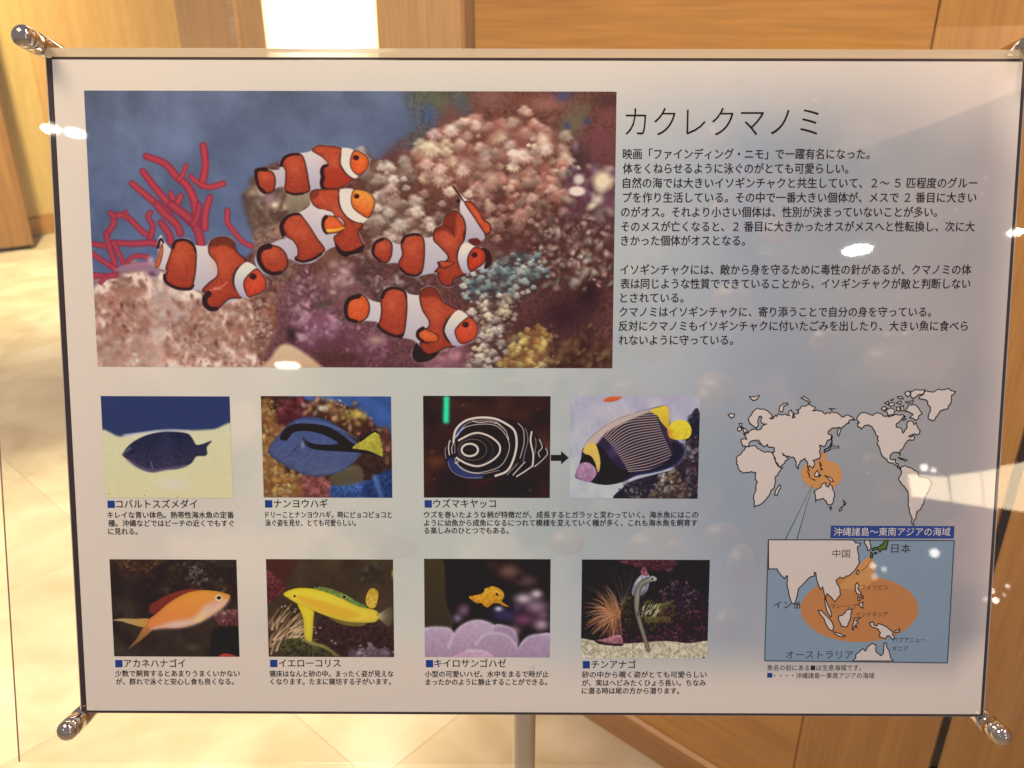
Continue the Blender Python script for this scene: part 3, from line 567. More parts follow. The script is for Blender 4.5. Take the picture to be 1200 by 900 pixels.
# fish B
out = [(120, 890), (132, 850), (160, 822), (215, 815), (280, 790), (340, 766), (300, 700), (292, 670), (320, 630), (372, 598), (430, 590), (500, 540), (497, 470), (515, 440), (560, 430), (700, 430), (800, 430), (870, 435), (920, 455), (956, 500), (956, 545), (940, 590), (908, 634), (872, 668), (845, 735), (882, 815), (882, 850), (850, 878), (800, 895), (740, 895), (700, 865), (680, 835), (620, 860), (590, 895), (550, 925), (520, 945), (440, 955), (390, 935), (350, 920), (320, 960), (280, 1000), (230, 1035), (170, 1020), (130, 985), (112, 930)]
halo(out); h.poly(out, WH, WS, cut=('clownfish', 'second clownfish from the top, with a yellow edged fin'))
patch([(295, 680), (320, 630), (372, 600), (425, 598), (455, 630), (500, 690), (550, 770), (607, 852), (575, 890), (520, 925), (455, 945), (400, 935), (392, 910), (412, 890), (408, 840), (380, 795), (335, 762)], 5); crescent([(312, 745), (300, 690), (325, 640), (375, 608), (425, 606)], 28, 12); crescent([(400, 922), (450, 940), (525, 920), (580, 885)], 14)
rays((340, 700), (400, 900), (480, 680), (590, 850), 8)
h.zoom(5.625, 300, 280)
patch([(8, 100), (20, 62), (60, 38), (110, 38), (160, 55), (195, 90), (212, 140), (205, 185), (170, 222), (120, 240), (70, 226), (30, 188), (10, 142)], 5); crescent([(90, 48), (40, 62), (20, 100), (24, 150), (60, 205), (110, 228), (160, 220)], 30, 18)
h.zoom(6, 280, 150)
patch([(497, 470), (515, 440), (560, 430), (702, 432), (705, 520), (730, 590), (790, 645), (862, 665), (870, 690), (842, 738), (880, 820), (880, 850), (850, 877), (790, 893), (740, 893), (700, 862), (680, 822), (665, 770), (700, 735), (740, 690), (720, 640), (670, 620), (655, 590), (580, 575), (530, 550), (510, 520)], 4)
h.poly([(497, 470), (515, 440), (560, 432), (560, 470), (530, 500)], (90, 36, 28), soft=8, alpha=.6); h.poly([(560, 578), (640, 588), (668, 618), (600, 628), (585, 680), (600, 742), (640, 752), (600, 700)], WH, WS, soft=3)
patch([(600, 620), (680, 625), (745, 700), (700, 735), (620, 745), (590, 722), (583, 670)], 3, (206, 84, 32), (190, 70, 28)); h.line([(620, 722), (680, 718), (740, 702)], (226, 176, 40), 18, 6, soft=5); crescent([(612, 625), (594, 650), (592, 700), (618, 742)], 22, 12)
h.zoom(5.625, 300, 280); h.poly([(520, 22), (545, 50), (570, 75), (600, 82), (650, 70), (715, 38), (702, 80), (650, 98), (590, 115), (550, 98), (526, 60)], BK, (40, 26, 24)); h.zoom(6, 280, 150)
h.line([(706, 432), (704, 510), (728, 585), (790, 650), (860, 668)], BK, 7); h.poly([(715, 432), (803, 432), (787, 500), (800, 560), (842, 602), (906, 634), (870, 664), (820, 658), (765, 625), (724, 570), (708, 500)], WH, (196, 190, 186))
patch([(808, 433), (870, 435), (920, 455), (955, 500), (955, 545), (940, 590), (907, 634), (850, 605), (800, 560), (787, 500)], 3, (224, 140, 40), (192, 66, 26), dirn=(-.3, 1)); eye((828, 480), 20)
# fish C, left
h.zoom(4.5, 100, 240)
out = [(378, 215), (385, 180), (400, 160), (412, 185), (455, 235), (470, 195), (500, 178), (545, 180), (580, 212), (640, 215), (655, 190), (700, 168), (755, 168), (788, 195), (800, 245), (850, 298), (905, 332), (935, 360), (957, 400), (957, 435), (930, 466), (890, 482), (850, 490), (790, 500), (740, 522), (700, 556), (660, 560), (625, 532), (620, 490), (632, 462), (570, 448), (510, 452), (450, 435), (412, 402), (412, 370), (430, 352), (390, 335), (362, 320), (375, 290), (385, 245)]
halo(out); h.poly(out, WH, WS, cut=('clownfish', 'leftmost clownfish, in front of the red coral'))
patch([(365, 320), (378, 285), (390, 240), (402, 205), (412, 225), (406, 280), (388, 330)], 1, (196, 92, 56), (190, 84, 50)); crescent([(384, 225), (390, 195), (400, 180), (412, 200)], 12, 8)
patch([(455, 232), (470, 197), (500, 180), (542, 182), (575, 210), (588, 250), (586, 330), (576, 400), (560, 442), (510, 451), (450, 433), (414, 400), (414, 370), (432, 352), (422, 335), (440, 280)], 4); crescent([(462, 225), (480, 192), (530, 186), (570, 215), (582, 250)], 14, 7); crescent([(418, 372), (428, 408), (480, 438), (550, 444), (570, 425)], 14, 10)
patch([(648, 232), (658, 192), (700, 170), (752, 170), (787, 197), (800, 242), (850, 300), (800, 340), (782, 400), (800, 450), (832, 490), (765, 497), (735, 520), (700, 552), (660, 557), (625, 530), (622, 490), (640, 465), (615, 450), (650, 410), (695, 370), (690, 310), (655, 265)], 4)
h.poly([(650, 225), (660, 190), (700, 170), (752, 170), (787, 197), (795, 240), (740, 215), (690, 220)], (84, 38, 28), soft=14, alpha=.8); crescent([(650, 470), (632, 490), (634, 525), (660, 548), (690, 548)], 26, 18); h.line([(680, 440), (715, 435), (748, 408)], (206, 110, 90), 8, 3, soft=3); h.line([(660, 450), (720, 445)], (200, 110, 96), 5, 3, soft=3)
h.line([(848, 302), (798, 345), (784, 400), (800, 448), (826, 488)], BK, 6); h.poly([(852, 302), (900, 331), (868, 362), (838, 392), (832, 430), (840, 468), (856, 485), (828, 490), (798, 450), (786, 400), (804, 342)], (196, 192, 190), WS)
patch([(902, 335), (932, 360), (955, 400), (955, 435), (930, 465), (890, 480), (857, 485), (836, 440), (836, 400), (862, 365)], 3, (192, 62, 34), (180, 52, 30)); eye((885, 378), 20)
# fish D2 (behind) then D
h.zoom(3.913, 400, 210)
out = [(508, 28), (535, 48), (565, 90), (605, 105), (635, 145), (655, 178), (682, 200), (690, 235), (668, 258), (655, 275), (620, 285), (570, 285), (555, 250), (572, 220), (560, 170), (540, 140), (525, 100), (545, 95), (540, 75)]
h.poly([(548, 95), (565, 110), (620, 185), (655, 250), (650, 280), (600, 292), (565, 285), (572, 230), (545, 150)], WH, WS); h.poly([(528, 45), (560, 82), (590, 104), (566, 106), (545, 85)], (206, 196, 192)); crescent([(512, 32), (535, 60), (560, 100)], 7, 5)
h.cut.append((('clownfish', 'clownfish seen half hidden, pointing up to the right'), catmull(h.pts(out), 5)))
patch([(563, 106), (600, 106), (635, 150), (650, 180), (680, 202), (688, 235), (666, 255), (648, 238), (610, 180)], 4, (196, 72, 36), (186, 62, 32)); h.blob((536, 100), 13, 11, (40, 30, 34), 1, 0, .5)
out = [(138, 320), (150, 288), (185, 268), (215, 274), (240, 290), (270, 298), (285, 262), (320, 246), (362, 250), (385, 268), (420, 260), (430, 222), (458, 208), (475, 170), (500, 148), (532, 145), (560, 172), (575, 222), (568, 290), (612, 306), (660, 318), (680, 335), (690, 370), (685, 398), (655, 412), (620, 415), (580, 432), (520, 462), (510, 492), (470, 492), (445, 462), (435, 432), (375, 440), (335, 450), (295, 437), (263, 410), (258, 385), (215, 384), (185, 384), (155, 362), (140, 342)]
halo(out); h.poly(out, WH, WS, cut=('clownfish', 'clownfish on the right with a dark edged top fin'))
patch([(138, 320), (150, 290), (185, 268), (215, 275), (235, 300), (232, 350), (215, 380), (185, 384), (155, 362), (140, 342)], 4); crescent([(190, 274), (158, 290), (146, 320), (150, 350), (180, 376)], 12, 8)
patch([(272, 300), (285, 265), (320, 248), (360, 250), (380, 275), (384, 330), (380, 390), (368, 432), (335, 448), (295, 436), (264, 410), (262, 380), (278, 345)], 4); crescent([(278, 290), (292, 264), (325, 254), (360, 256)], 12, 8); crescent([(270, 408), (300, 434), (340, 442), (366, 428)], 9, 7)
patch([(420, 260), (430, 225), (460, 210), (475, 170), (500, 148), (530, 145), (560, 175), (572, 220), (565, 280), (545, 310), (535, 350), (545, 400), (580, 430), (520, 460), (510, 490), (470, 490), (445, 460), (440, 430), (425, 425), (445, 400), (440, 380), (480, 372), (485, 350), (450, 310), (425, 285)], 4)
h.poly([(425, 250), (440, 220), (470, 212), (480, 165), (505, 148), (530, 150), (525, 200), (520, 260), (470, 235)], (96, 34, 26), soft=14, alpha=.75); h.line([(470, 212), (500, 225), (520, 262)], (80, 26, 22), 5, 3, soft=2)
patch([(448, 378), (485, 376), (520, 382), (490, 405), (460, 408)], 2, (200, 80, 40)); h.line([(540, 315), (532, 350), (545, 395), (570, 428)], BK, 5)
h.poly([(567, 292), (610, 312), (582, 345), (576, 390), (592, 425), (562, 430), (540, 390), (536, 345)], (206, 196, 190), WS)
h.poly([(640, 318), (672, 322), (690, 358), (686, 395), (655, 410), (662, 362)], (52, 24, 26)); patch([(612, 310), (650, 322), (664, 350), (655, 385), (620, 412), (592, 425), (577, 390), (582, 345)], 3, (180, 52, 30), (170, 44, 26)); eye((611, 347), 15); h.poly([(580, 280), (620, 270), (640, 290), (612, 306)], (90, 34, 30))
# fish E
out = [(10, 600), (20, 555), (60, 528), (105, 530), (130, 552), (182, 565), (182, 540), (195, 508), (240, 490), (290, 508), (310, 525), (357, 530), (370, 502), (402, 490), (442, 504), (472, 560), (537, 598), (582, 630), (615, 650), (630, 690), (612, 738), (550, 762), (482, 778), (444, 798), (412, 825), (362, 842), (328, 825), (322, 790), (340, 745), (285, 727), (250, 728), (190, 703), (158, 672), (165, 655), (110, 650), (62, 662), (25, 642)]
halo(out); h.poly(out, WH, WS, cut=('clownfish', 'lowest clownfish, with a black lower fin'))
patch([(10, 600), (20, 555), (60, 530), (102, 530), (128, 565), (130, 610), (110, 645), (62, 661), (25, 641)], 4, (196, 78, 34), (186, 64, 28)); crescent([(80, 535), (35, 552), (20, 600), (32, 640), (70, 652)], 18, 12)
patch([(180, 560), (195, 510), (240, 492), (290, 510), (303, 560), (300, 640), (285, 720), (250, 727), (190, 702), (160, 672), (175, 650), (182, 600)], 4); crescent([(188, 540), (202, 512), (242, 498), (288, 514), (298, 545)], 14, 7); crescent([(168, 672), (195, 698), (250, 720), (282, 712)], 13, 9)
patch([(357, 540), (370, 505), (402, 492), (440, 505), (470, 560), (535, 600), (492, 640), (470, 690), (490, 740), (532, 765), (480, 776), (440, 796), (410, 812), (370, 785), (360, 745), (400, 745), (370, 690), (395, 680), (400, 650), (370, 600)], 4)
h.poly([(360, 540), (372, 506), (402, 494), (440, 508), (462, 550), (420, 540)], (96, 36, 28), soft=14, alpha=.75)
h.poly([(325, 790), (345, 750), (365, 775), (392, 800), (444, 790), (444, 800), (410, 828), (360, 841), (330, 825)], (40, 28, 26)); patch([(350, 720), (365, 682), (440, 712), (440, 746), (380, 746), (355, 735)], 2, (206, 86, 36), (196, 72, 32)); h.line([(374, 684), (352, 700), (352, 725), (374, 742)], (40, 26, 26), 18, 12)
h.line([(533, 600), (490, 645), (472, 690), (488, 735), (520, 762)], BK, 6); h.poly([(537, 600), (580, 630), (542, 665), (522, 702), (532, 750), (546, 762), (512, 762), (486, 722), (474, 690), (497, 637)], (204, 194, 190), WS)
patch([(582, 631), (615, 651), (628, 690), (610, 735), (550, 756), (522, 715), (526, 680)], 3, (192, 66, 34), (182, 54, 30)); eye((570, 667), 16)
h.gain = 1.16
tag(h.finish(sign, S, Z1), 'large picture of orange and white clownfish over coral')

def small(quad, f, ox, oy, name):
    p = Print(quad, 3.0, name); p.zoom(f, ox, oy); return p
# 1 damselfish
p = small([(118, 464), (270, 464.6), (272, 584), (124, 583)], 5, 110, 455, 'damselfish_picture')
p.im[:] = np.array([42, 54, 92]) / 255
p.poly([(20, 268), (150, 282), (250, 264), (400, 246), (560, 247), (700, 240), (840, 233), (840, 700), (20, 700)], (200, 190, 140), (206, 194, 128), soft=16, shade=.03)
p.blob((460, 560), 120, 50, (206, 196, 170), .6); p.line([(180, 275), (300, 262), (430, 246), (560, 250)], (190, 190, 200), 12, 8, soft=10, alpha=.8)
p.poly([(170, 382), (200, 340), (250, 302), (330, 268), (430, 254), (540, 262), (575, 290), (600, 330), (640, 325), (690, 308), (662, 345), (665, 380), (650, 396), (600, 400), (570, 440), (500, 470), (420, 478), (340, 492), (260, 466), (200, 420), (170, 396)], (30, 35, 58), (54, 50, 70), soft=7, shade=.2, cut=('damselfish', 'dark blue oval fish'))
p.line([(200, 420), (260, 460), (340, 484), (440, 472), (540, 455)], (120, 98, 118), 16, 10, soft=12, alpha=.7); p.line([(180, 375), (215, 350)], (96, 86, 96), 10, soft=6); p.blob((225, 372), 16, 8, (24, 20, 30), .9); p.blob((172, 388), 8, 8, (110, 96, 104), .7)
for q_ in ((90, 617), (297, 628), (490, 637)): p.blob(q_, 5, 4, (110, 90, 50), .9)
p.line([(420, 270), (430, 330), (420, 400)], (60, 58, 90), 60, 80, soft=40, alpha=.3); p.line([(335, 430), (345, 470)], (130, 120, 130), 3); tag(p.finish(sign, S, Z1), 'small picture of a dark blue damselfish over yellow sand')
# 2 blue tang
p = small([(305.4, 464), (458.6, 464.6), (459.4, 583), (309.4, 583)], 5, 295, 455, 'surgeonfish_picture')
p.im[:] = np.array([52, 82, 138]) / 255; p.im *= (.7 + .6 * fbm(p.h, p.w, 60, 4, 8))[..., None]
p.poly([(30, 60), (330, 70), (480, 90), (640, 130), (700, 200), (830, 300), (840, 560), (640, 540), (300, 660), (30, 660)], (60, 38, 26), (50, 36, 28), soft=14, shade=.4)
p.polyps([(50, 85), (140, 120), (210, 200), (130, 300), (90, 380), (230, 490), (310, 520), (320, 650), (50, 650)], 520, 15, [(204, 160, 72), (220, 182, 96), (186, 124, 52), (226, 196, 128), (200, 138, 66)], (134, 78, 40), 61, .15, .85)
p.polyps([(130, 90), (330, 70), (350, 150), (240, 190), (170, 160)], 90, 20, [(150, 62, 66), (126, 46, 52), (176, 84, 84)], (76, 30, 34), 62, .15, .85)
p.polyps([(340, 80), (420, 60), (560, 120), (660, 130), (650, 190), (590, 220), (480, 160), (360, 140)], 110, 17, [(206, 158, 110), (190, 120, 76), (220, 190, 150), (200, 170, 70)], (90, 50, 36), 63, .15, .9)
p.polyps([(680, 180), (740, 220), (830, 300), (820, 430), (760, 400), (700, 260)], 60, 16, [(204, 140, 100), (186, 110, 80), (214, 170, 120)], (80, 46, 36), 64, .15, .9)
p.polyps([(300, 500), (380, 500), (470, 540), (470, 650), (310, 650)], 150, 14, [(196, 110, 96), (210, 136, 112), (170, 86, 80)], (120, 56, 54), 65, .15, .9)
p.poly([(480, 560), (660, 540), (740, 640), (480, 640)], (60, 92, 150), (40, 66, 116), soft=20, shade=.4); p.poly([(660, 560), (840, 470), (840, 650), (690, 650)], (38, 62, 108), (30, 46, 84), soft=20, shade=.4); p.line([(720, 520), (760, 640)], (96, 136, 186), 24, 14, soft=16, alpha=.7)
p.poly([(470, 500), (620, 450), (650, 540), (540, 570), (475, 560)], (96, 82, 56), (80, 70, 50), soft=16, alpha=.9); p.blob((404, 115), 22, 20, (226, 200, 170), .9); p.blob((402, 122), 10, 9, (120, 160, 160), .8); p.blob((620, 150), 36, 30, (206, 176, 60), .8); p.blob((625, 265), 14, 12, (214, 120, 90), .8)
body = [(97, 360), (130, 305), (180, 248), (240, 192), (330, 166), (430, 183), (520, 232), (600, 300), (640, 318), (680, 280), (725, 246), (745, 275), (760, 320), (767, 405), (740, 400), (690, 372), (640, 370), (635, 400), (590, 442), (520, 490), (440, 512), (340, 512), (250, 482), (160, 432), (110, 392)]
p.poly([(97, 360), (130, 305), (180, 248), (240, 192), (330, 166), (430, 183), (520, 232), (600, 300), (645, 345), (635, 395), (590, 442), (520, 490), (440, 512), (340, 512), (250, 482), (160, 432), (110, 392)], (60, 76, 120), (74, 82, 112), shade=.12, rim=.25)
p.cut.append((('surgeonfish', 'blue and black fish with a yellow tail'), catmull(p.pts(body), 5)))
for k in range(26):
    t = k / 25; x = 250 + 350 * t; y = 190 - 30 * math.sin(t * 2.2) + 115 * t ** 1.6; p.line([(x, y), (x + 26, y + 22)], (130, 150, 190), 2.5, 1.5, alpha=.55)
p.poly([(165, 292), (200, 235), (260, 208), (360, 208), (450, 226), (530, 273), (600, 325), (690, 350), (765, 400), (640, 378), (520, 370), (400, 362), (330, 345), (300, 300), (300, 285), (325, 310), (385, 328), (505, 325), (450, 285), (370, 258), (300, 250), (240, 262), (205, 305)], (38, 30, 28), (30, 25, 26), soft=1.2)
p.poly([(590, 348), (640, 308), (727, 256), (755, 310), (765, 400), (690, 368), (620, 356)], (176, 166, 44), (150, 140, 40), shade=.2); p.line([(640, 305), (690, 268), (725, 250), (734, 262)], (30, 25, 24), 13, 8); p.line([(690, 372), (760, 404)], (36, 30, 26), 8)
p.line([(298, 290), (288, 330), (258, 350), (262, 380)], (36, 34, 44), 4, 3); p.line([(298, 290), (340, 350), (330, 390), (300, 405)], (52, 58, 84), 4); p.blob((298, 330), 14, 30, (124, 142, 150), .7); p.line([(250, 350), (235, 385), (195, 405)], (40, 42, 64), 4, 2); p.line([(110, 385), (160, 425), (230, 455)], (60, 60, 92), 4, alpha=.6)
for k in range(14): x = 340 + 18 * k; p.line([(x, 508 - k * 2), (x + 22, 488 - k * 3.5)], (120, 140, 180), 2, alpha=.5)
tag(p.finish(sign, S, Z1), 'small picture of a blue surgeonfish with a yellow tail')
# 3 ringed juvenile angelfish
p = small([(496, 464), (645, 464), (644.4, 583.4), (496.6, 583)], 5, 485, 455, 'ringed_angelfish_picture')
p.im[:] = np.array([50, 30, 22]) / 255; p.im *= (.55 + .9 * fbm(p.h, p.w, 70, 5, 18))[..., None]
for q_, rx, ry, c, a in [((130, 430), 80, 50, (104, 56, 38), .7), ((780, 340), 60, 50, (96, 50, 36), .7), ((300, 100), 80, 30, (70, 42, 30), .7), ((640, 580), 120, 60, (24, 14, 14), .8), ((290, 95), 8, 6, (130, 90, 60), .7), ((120, 530), 4, 4, (150, 120, 100), .8), ((680, 595), 12, 12, (110, 80, 60), .6), ((110, 370), 20, 12, (120, 70, 50), .5), ((730, 120), 14, 10, (80, 64, 44), .6)]: p.blob(q_, rx, ry, c, a)
p.poly([(184, 400), (184, 350), (212, 303), (232, 300), (240, 240), (290, 190), (370, 163), (480, 168), (600, 195), (690, 248), (760, 330), (792, 380), (745, 435), (695, 462), (605, 517), (480, 514), (410, 530), (310, 530), (225, 495), (192, 440)], (38, 22, 24), (30, 20, 26), soft=1.5, cut=('angelfish', 'dark fish covered in white rings'))
p.poly([(196, 435), (215, 405), (245, 430), (300, 490), (400, 508), (400, 526), (310, 526), (228, 492)], (40, 48, 92), (46, 54, 96), soft=3); p.poly([(240, 300), (250, 250), (290, 215), (300, 230), (262, 280)], (44, 56, 104), soft=4)
wl = (204, 190, 176)
def ell(cx, cy, rx, ry, w_, a=1): p.line([(cx + rx * math.cos(t), cy + ry * math.sin(t)) for t in np.linspace(0, 2 * math.pi, 17)], wl, w_, alpha=a)
ell(328, 361, 48, 36, 12)
for L, a, al in [([(262, 305), (330, 270), (385, 262), (450, 285), (500, 330), (500, 380), (455, 425), (380, 456), (310, 442), (250, 408)], 11, 1), ([(240, 290), (290, 235), (370, 212), (470, 215), (530, 262), (560, 330), (545, 400), (500, 460), (400, 492), (330, 490), (265, 455), (240, 410)], 5, .9),
        ([(232, 315), (245, 245), (300, 192), (380, 172), (470, 177), (540, 208), (590, 250), (602, 330), (582, 420), (545, 485), (478, 512)], 13, 1), ([(610, 205), (640, 240), (645, 320), (622, 410)], 5, .9), ([(655, 235), (668, 300), (650, 380), (640, 430)], 3.5, .8), ([(690, 255), (684, 310), (700, 390), (695, 455)], 10, 1),
        ([(695, 455), (645, 490), (602, 516)], 8, 1), ([(580, 508), (650, 432)], 6, 1), ([(545, 508), (608, 440)], 4, .8), ([(735, 300), (752, 345), (730, 375), (738, 402)], 6, .9), ([(772, 350), (782, 385), (742, 430), (705, 458)], 6, .9), ([(712, 290), (716, 330), (708, 385)], 4, .7),
        ([(212, 305), (203, 340), (208, 390)], 7, 1), ([(232, 322), (222, 350), (226, 382)], 5, 1), ([(240, 320), (240, 380)], 4, .8), ([(186, 345), (184, 380), (190, 410)], 4, .8), ([(250, 285), (300, 215), (370, 190), (470, 190), (540, 250)], 4, .8), ([(480, 200), (535, 245), (556, 300)], 5, .9), ([(240, 430), (300, 485), (400, 500), (500, 480)], 4, .8), ([(200, 430), (225, 488), (300, 522), (400, 524)], 3, .7),
        ([(345, 190), (380, 200), (440, 195), (480, 205)], 6, .9), ([(250, 400), (262, 430), (240, 440)], 5, .8)]: p.line(L, wl, a, alpha=al)
ell(345, 360, 82, 62, 2.5, .7); ell(360, 362, 105, 84, 2, .45); p.line([(300, 362), (345, 360)], (80, 66, 60), 3); tag(p.finish(sign, S, Z1), 'small picture of a dark angelfish with white rings')
# 4 adult angelfish
p = small([(668.4, 464.6), (820.4, 464.6), (817.6, 584.6), (668, 583.4)], 5, 650, 455, 'striped_angelfish_picture')
tt = np.linspace(0, 1, p.h)[:, None, None]; p.im = (np.array([158, 152, 170]) * (1 - tt) + np.array([166, 172, 178]) * tt) / 255 * np.ones((p.h, p.w, 3)) * (.9 + .2 * fbm(p.h, p.w, 50, 4, 77))[..., None]
g = np.random.default_rng(5)
for _ in range(60): x = 100 + 720 * g.random(); y = 50 + 330 * g.random(); p.line([(x, y), (x + 14, y + 50 + 50 * g.random())], (196, 188, 200), 12, 4, soft=9, alpha=.22)
p.poly([(790, 170), (850, 150), (860, 660), (370, 660), (400, 580), (460, 540), (600, 500), (700, 470), (760, 400), (770, 280)], (44, 38, 56), (38, 32, 46), soft=5, shade=.4)
p.polyps([(800, 160), (850, 160), (850, 280), (800, 280)], 50, 12, [(70, 78, 100), (120, 124, 140), (50, 50, 66)], (34, 34, 50), 71, .2, .9)
p.polyps([(770, 290), (845, 280), (840, 640), (790, 560), (690, 480), (760, 400)], 190, 13, [(170, 160, 160), (122, 84, 96), (96, 108, 124), (90, 50, 66), (190, 184, 176)], (44, 32, 44), 72, .2, .9)
p.polyps([(620, 510), (680, 480), (760, 560), (780, 640), (540, 640), (600, 560)], 200, 12, [(178, 168, 150), (146, 130, 116), (200, 190, 170), (170, 140, 90), (120, 90, 70)], (60, 44, 44), 73, .2, .9)
p.polyps([(400, 560), (500, 560), (540, 640), (440, 640)], 60, 10, [(160, 164, 170), (70, 66, 76), (120, 110, 100)], (36, 30, 40), 74, .2, .9)
fish = [(120, 510), (150, 430), (165, 350), (208, 288), (300, 215), (420, 158), (550, 120), (655, 104), (672, 170), (668, 225), (680, 205), (735, 186), (790, 208), (800, 255), (778, 296), (725, 302), (760, 345), (752, 400), (700, 455), (600, 490), (480, 512), (400, 548), (300, 566), (200, 547), (140, 532)]
p.cut.append((('angelfish', 'blue and yellow striped fish'), catmull(p.pts(fish), 5)))
p.poly([(120, 510), (150, 430), (165, 350), (208, 288), (300, 215), (420, 158), (550, 120), (655, 104), (672, 170), (680, 235), (705, 300), (760, 345), (752, 400), (700, 455), (600, 490), (480, 512), (400, 548), (300, 566), (200, 547), (140, 532)], (52, 42, 62), (40, 30, 56), soft=1.5)
p.poly([(165, 350), (208, 288), (300, 215), (420, 158), (550, 120), (600, 118), (500, 160), (400, 205), (300, 262), (240, 330)], (176, 156, 156), (196, 170, 150), soft=12, alpha=.9)
for k in range(22):
    t = k / 21; a0 = (262 + 170 * t ** .8, 272 + 215 * t ** 1.15); b0 = (590 + 110 * t ** 1.2, 140 + 275 * t); mx_ = ((a0[0] + b0[0]) / 2 - 50 * (1 - t), (a0[1] + b0[1]) / 2 - 42 + 62 * t); p.line([a0, mx_, b0], (200, 178, 128), 4.2, 3.6, soft=.9, c2=(170, 140, 130))
p.blob((350, 370), 40, 50, (96, 72, 120), .45, .8); p.poly([(560, 130), (655, 104), (672, 170), (666, 238), (622, 195), (600, 160)], (206, 180, 40), (190, 150, 40), soft=3); p.poly([(664, 232), (690, 200), (735, 186), (780, 200), (802, 245), (785, 290), (730, 302), (680, 292), (664, 262)], (222, 196, 34), (204, 176, 30), soft=2, shade=.15); p.blob((676, 262), 20, 40, (206, 110, 40), .8, -.2); p.line([(690, 250), (780, 235)], (190, 160, 30), 4, 2, soft=3, alpha=.5); p.line([(690, 262), (782, 262)], (190, 160, 30), 4, 2, soft=3, alpha=.5)
p.line([(715, 305), (755, 345), (750, 400), (700, 450), (600, 486), (480, 508)], (42, 52, 110), 8, 5); p.poly([(690, 320), (748, 350), (742, 395), (695, 445), (600, 478), (520, 490), (640, 440), (690, 380)], (30, 24, 44), soft=5)
p.poly([(245, 335), (290, 360), (330, 420), (400, 478), (445, 500), (380, 548), (300, 565), (215, 547), (262, 490), (268, 430), (245, 380)], (24, 18, 24), soft=2); p.poly([(165, 365), (200, 325), (240, 328), (267, 420), (257, 492), (238, 450), (215, 400), (180, 385)], (206, 168, 60), (196, 160, 80), soft=3)
p.poly([(150, 425), (180, 390), (215, 400), (240, 445), (244, 492), (230, 470), (200, 440), (155, 440)], (26, 18, 26), soft=1.5); p.poly([(120, 510), (135, 465), (158, 438), (200, 436), (238, 468), (242, 510), (205, 547), (150, 535)], (166, 124, 150), (142, 98, 130), soft=3, shade=.2)
p.poly([(285, 72), (320, 50), (388, 45), (385, 62), (330, 80)], (206, 92, 36), (190, 76, 40), cut=('small_fish', 'tiny orange fish at the top edge')); tag(p.finish(sign, S, Z1), 'small picture of a striped angelfish with a yellow tail')
# 5 anthias
F5 = 900 / 170
p = small([(128.5, 655.4), (276.8, 655.8), (281, 769.3), (133.8, 769.3)], F5, 120, 645, 'anthias_picture')
p.im[:] = np.array([48, 36, 29]) / 255; p.im *= (.6 + .8 * fbm(p.h, p.w, 60, 5, 28))[..., None]
p.polyps([(80, 55), (400, 55), (240, 130), (120, 110)], 130, 12, [(122, 78, 50), (96, 58, 38), (140, 96, 64)], (60, 36, 26), 81, .15, .8)
p.polyps([(480, 60), (800, 60), (820, 260), (600, 240), (360, 260), (440, 150)], 220, 16, [(74, 58, 48), (90, 74, 62), (62, 46, 38)], (44, 32, 26), 82, .2, .6); p.polyps([(500, 80), (650, 120), (640, 210), (560, 200)], 60, 9, [(140, 124, 112), (110, 92, 80)], (60, 44, 36), 83, .2, .8)
p.polyps([(240, 130), (330, 150), (330, 300), (260, 300)], 40, 18, [(66, 48, 38), (56, 42, 34)], (40, 30, 26), 84, .2, .5); p.polyps([(720, 180), (790, 220), (770, 270), (710, 240)], 30, 9, [(140, 104, 90), (120, 80, 66)], (60, 40, 32), 85, .2, .8)
p.poly([(690, 400), (760, 372), (850, 375), (850, 480), (740, 470)], (120, 62, 56), (90, 44, 42), soft=8, shade=.5); p.polyps([(690, 400), (760, 370), (845, 390), (845, 440), (740, 420)], 60, 9, [(196, 160, 144), (160, 90, 84)], (96, 48, 46), 86, .2, .8)
p.poly([(690, 490), (860, 480), (860, 650), (690, 650)], (28, 22, 22), soft=20, alpha=.8); p.blob((560, 600), 50, 30, (84, 78, 48), .6); p.blob((100, 620), 60, 40, (66, 58, 44), .7); p.poly([(720, 660), (740, 642), (780, 640), (830, 655), (850, 670), (720, 670)], (180, 52, 40))
full = [(60, 432), (110, 420), (200, 424), (290, 428), (305, 385), (295, 360), (310, 325), (370, 288), (480, 250), (570, 236), (620, 245), (720, 253), (785, 272), (792, 292), (752, 350), (682, 402), (592, 452), (482, 482), (380, 484), (312, 494), (240, 562), (160, 614), (215, 545), (262, 474), (170, 458)]
p.cut.append((('anthias', 'orange fish with a forked tail'), catmull(p.pts(full), 5)))
p.poly([(290, 375), (298, 335), (330, 318), (375, 290), (480, 250), (560, 238), (625, 248), (500, 290), (420, 330), (340, 392), (305, 390)], (140, 46, 34), (120, 40, 32), soft=6, alpha=.9)
p.poly([(292, 425), (200, 424), (120, 422), (62, 433), (120, 440), (180, 458), (262, 474)], (206, 140, 50), (176, 150, 96), soft=6, alpha=.9, dirn=(-1, 0)); p.poly([(262, 470), (312, 488), (235, 560), (160, 612), (218, 540)], (200, 112, 44), (110, 84, 54), soft=8, alpha=.9)
p.poly([(270, 468), (292, 425), (340, 388), (420, 320), (520, 265), (620, 246), (720, 254), (785, 273), (791, 292), (752, 350), (682, 402), (592, 452), (482, 480), (380, 482), (310, 490)], (222, 138, 40), (222, 112, 50), soft=3, rim=.15)
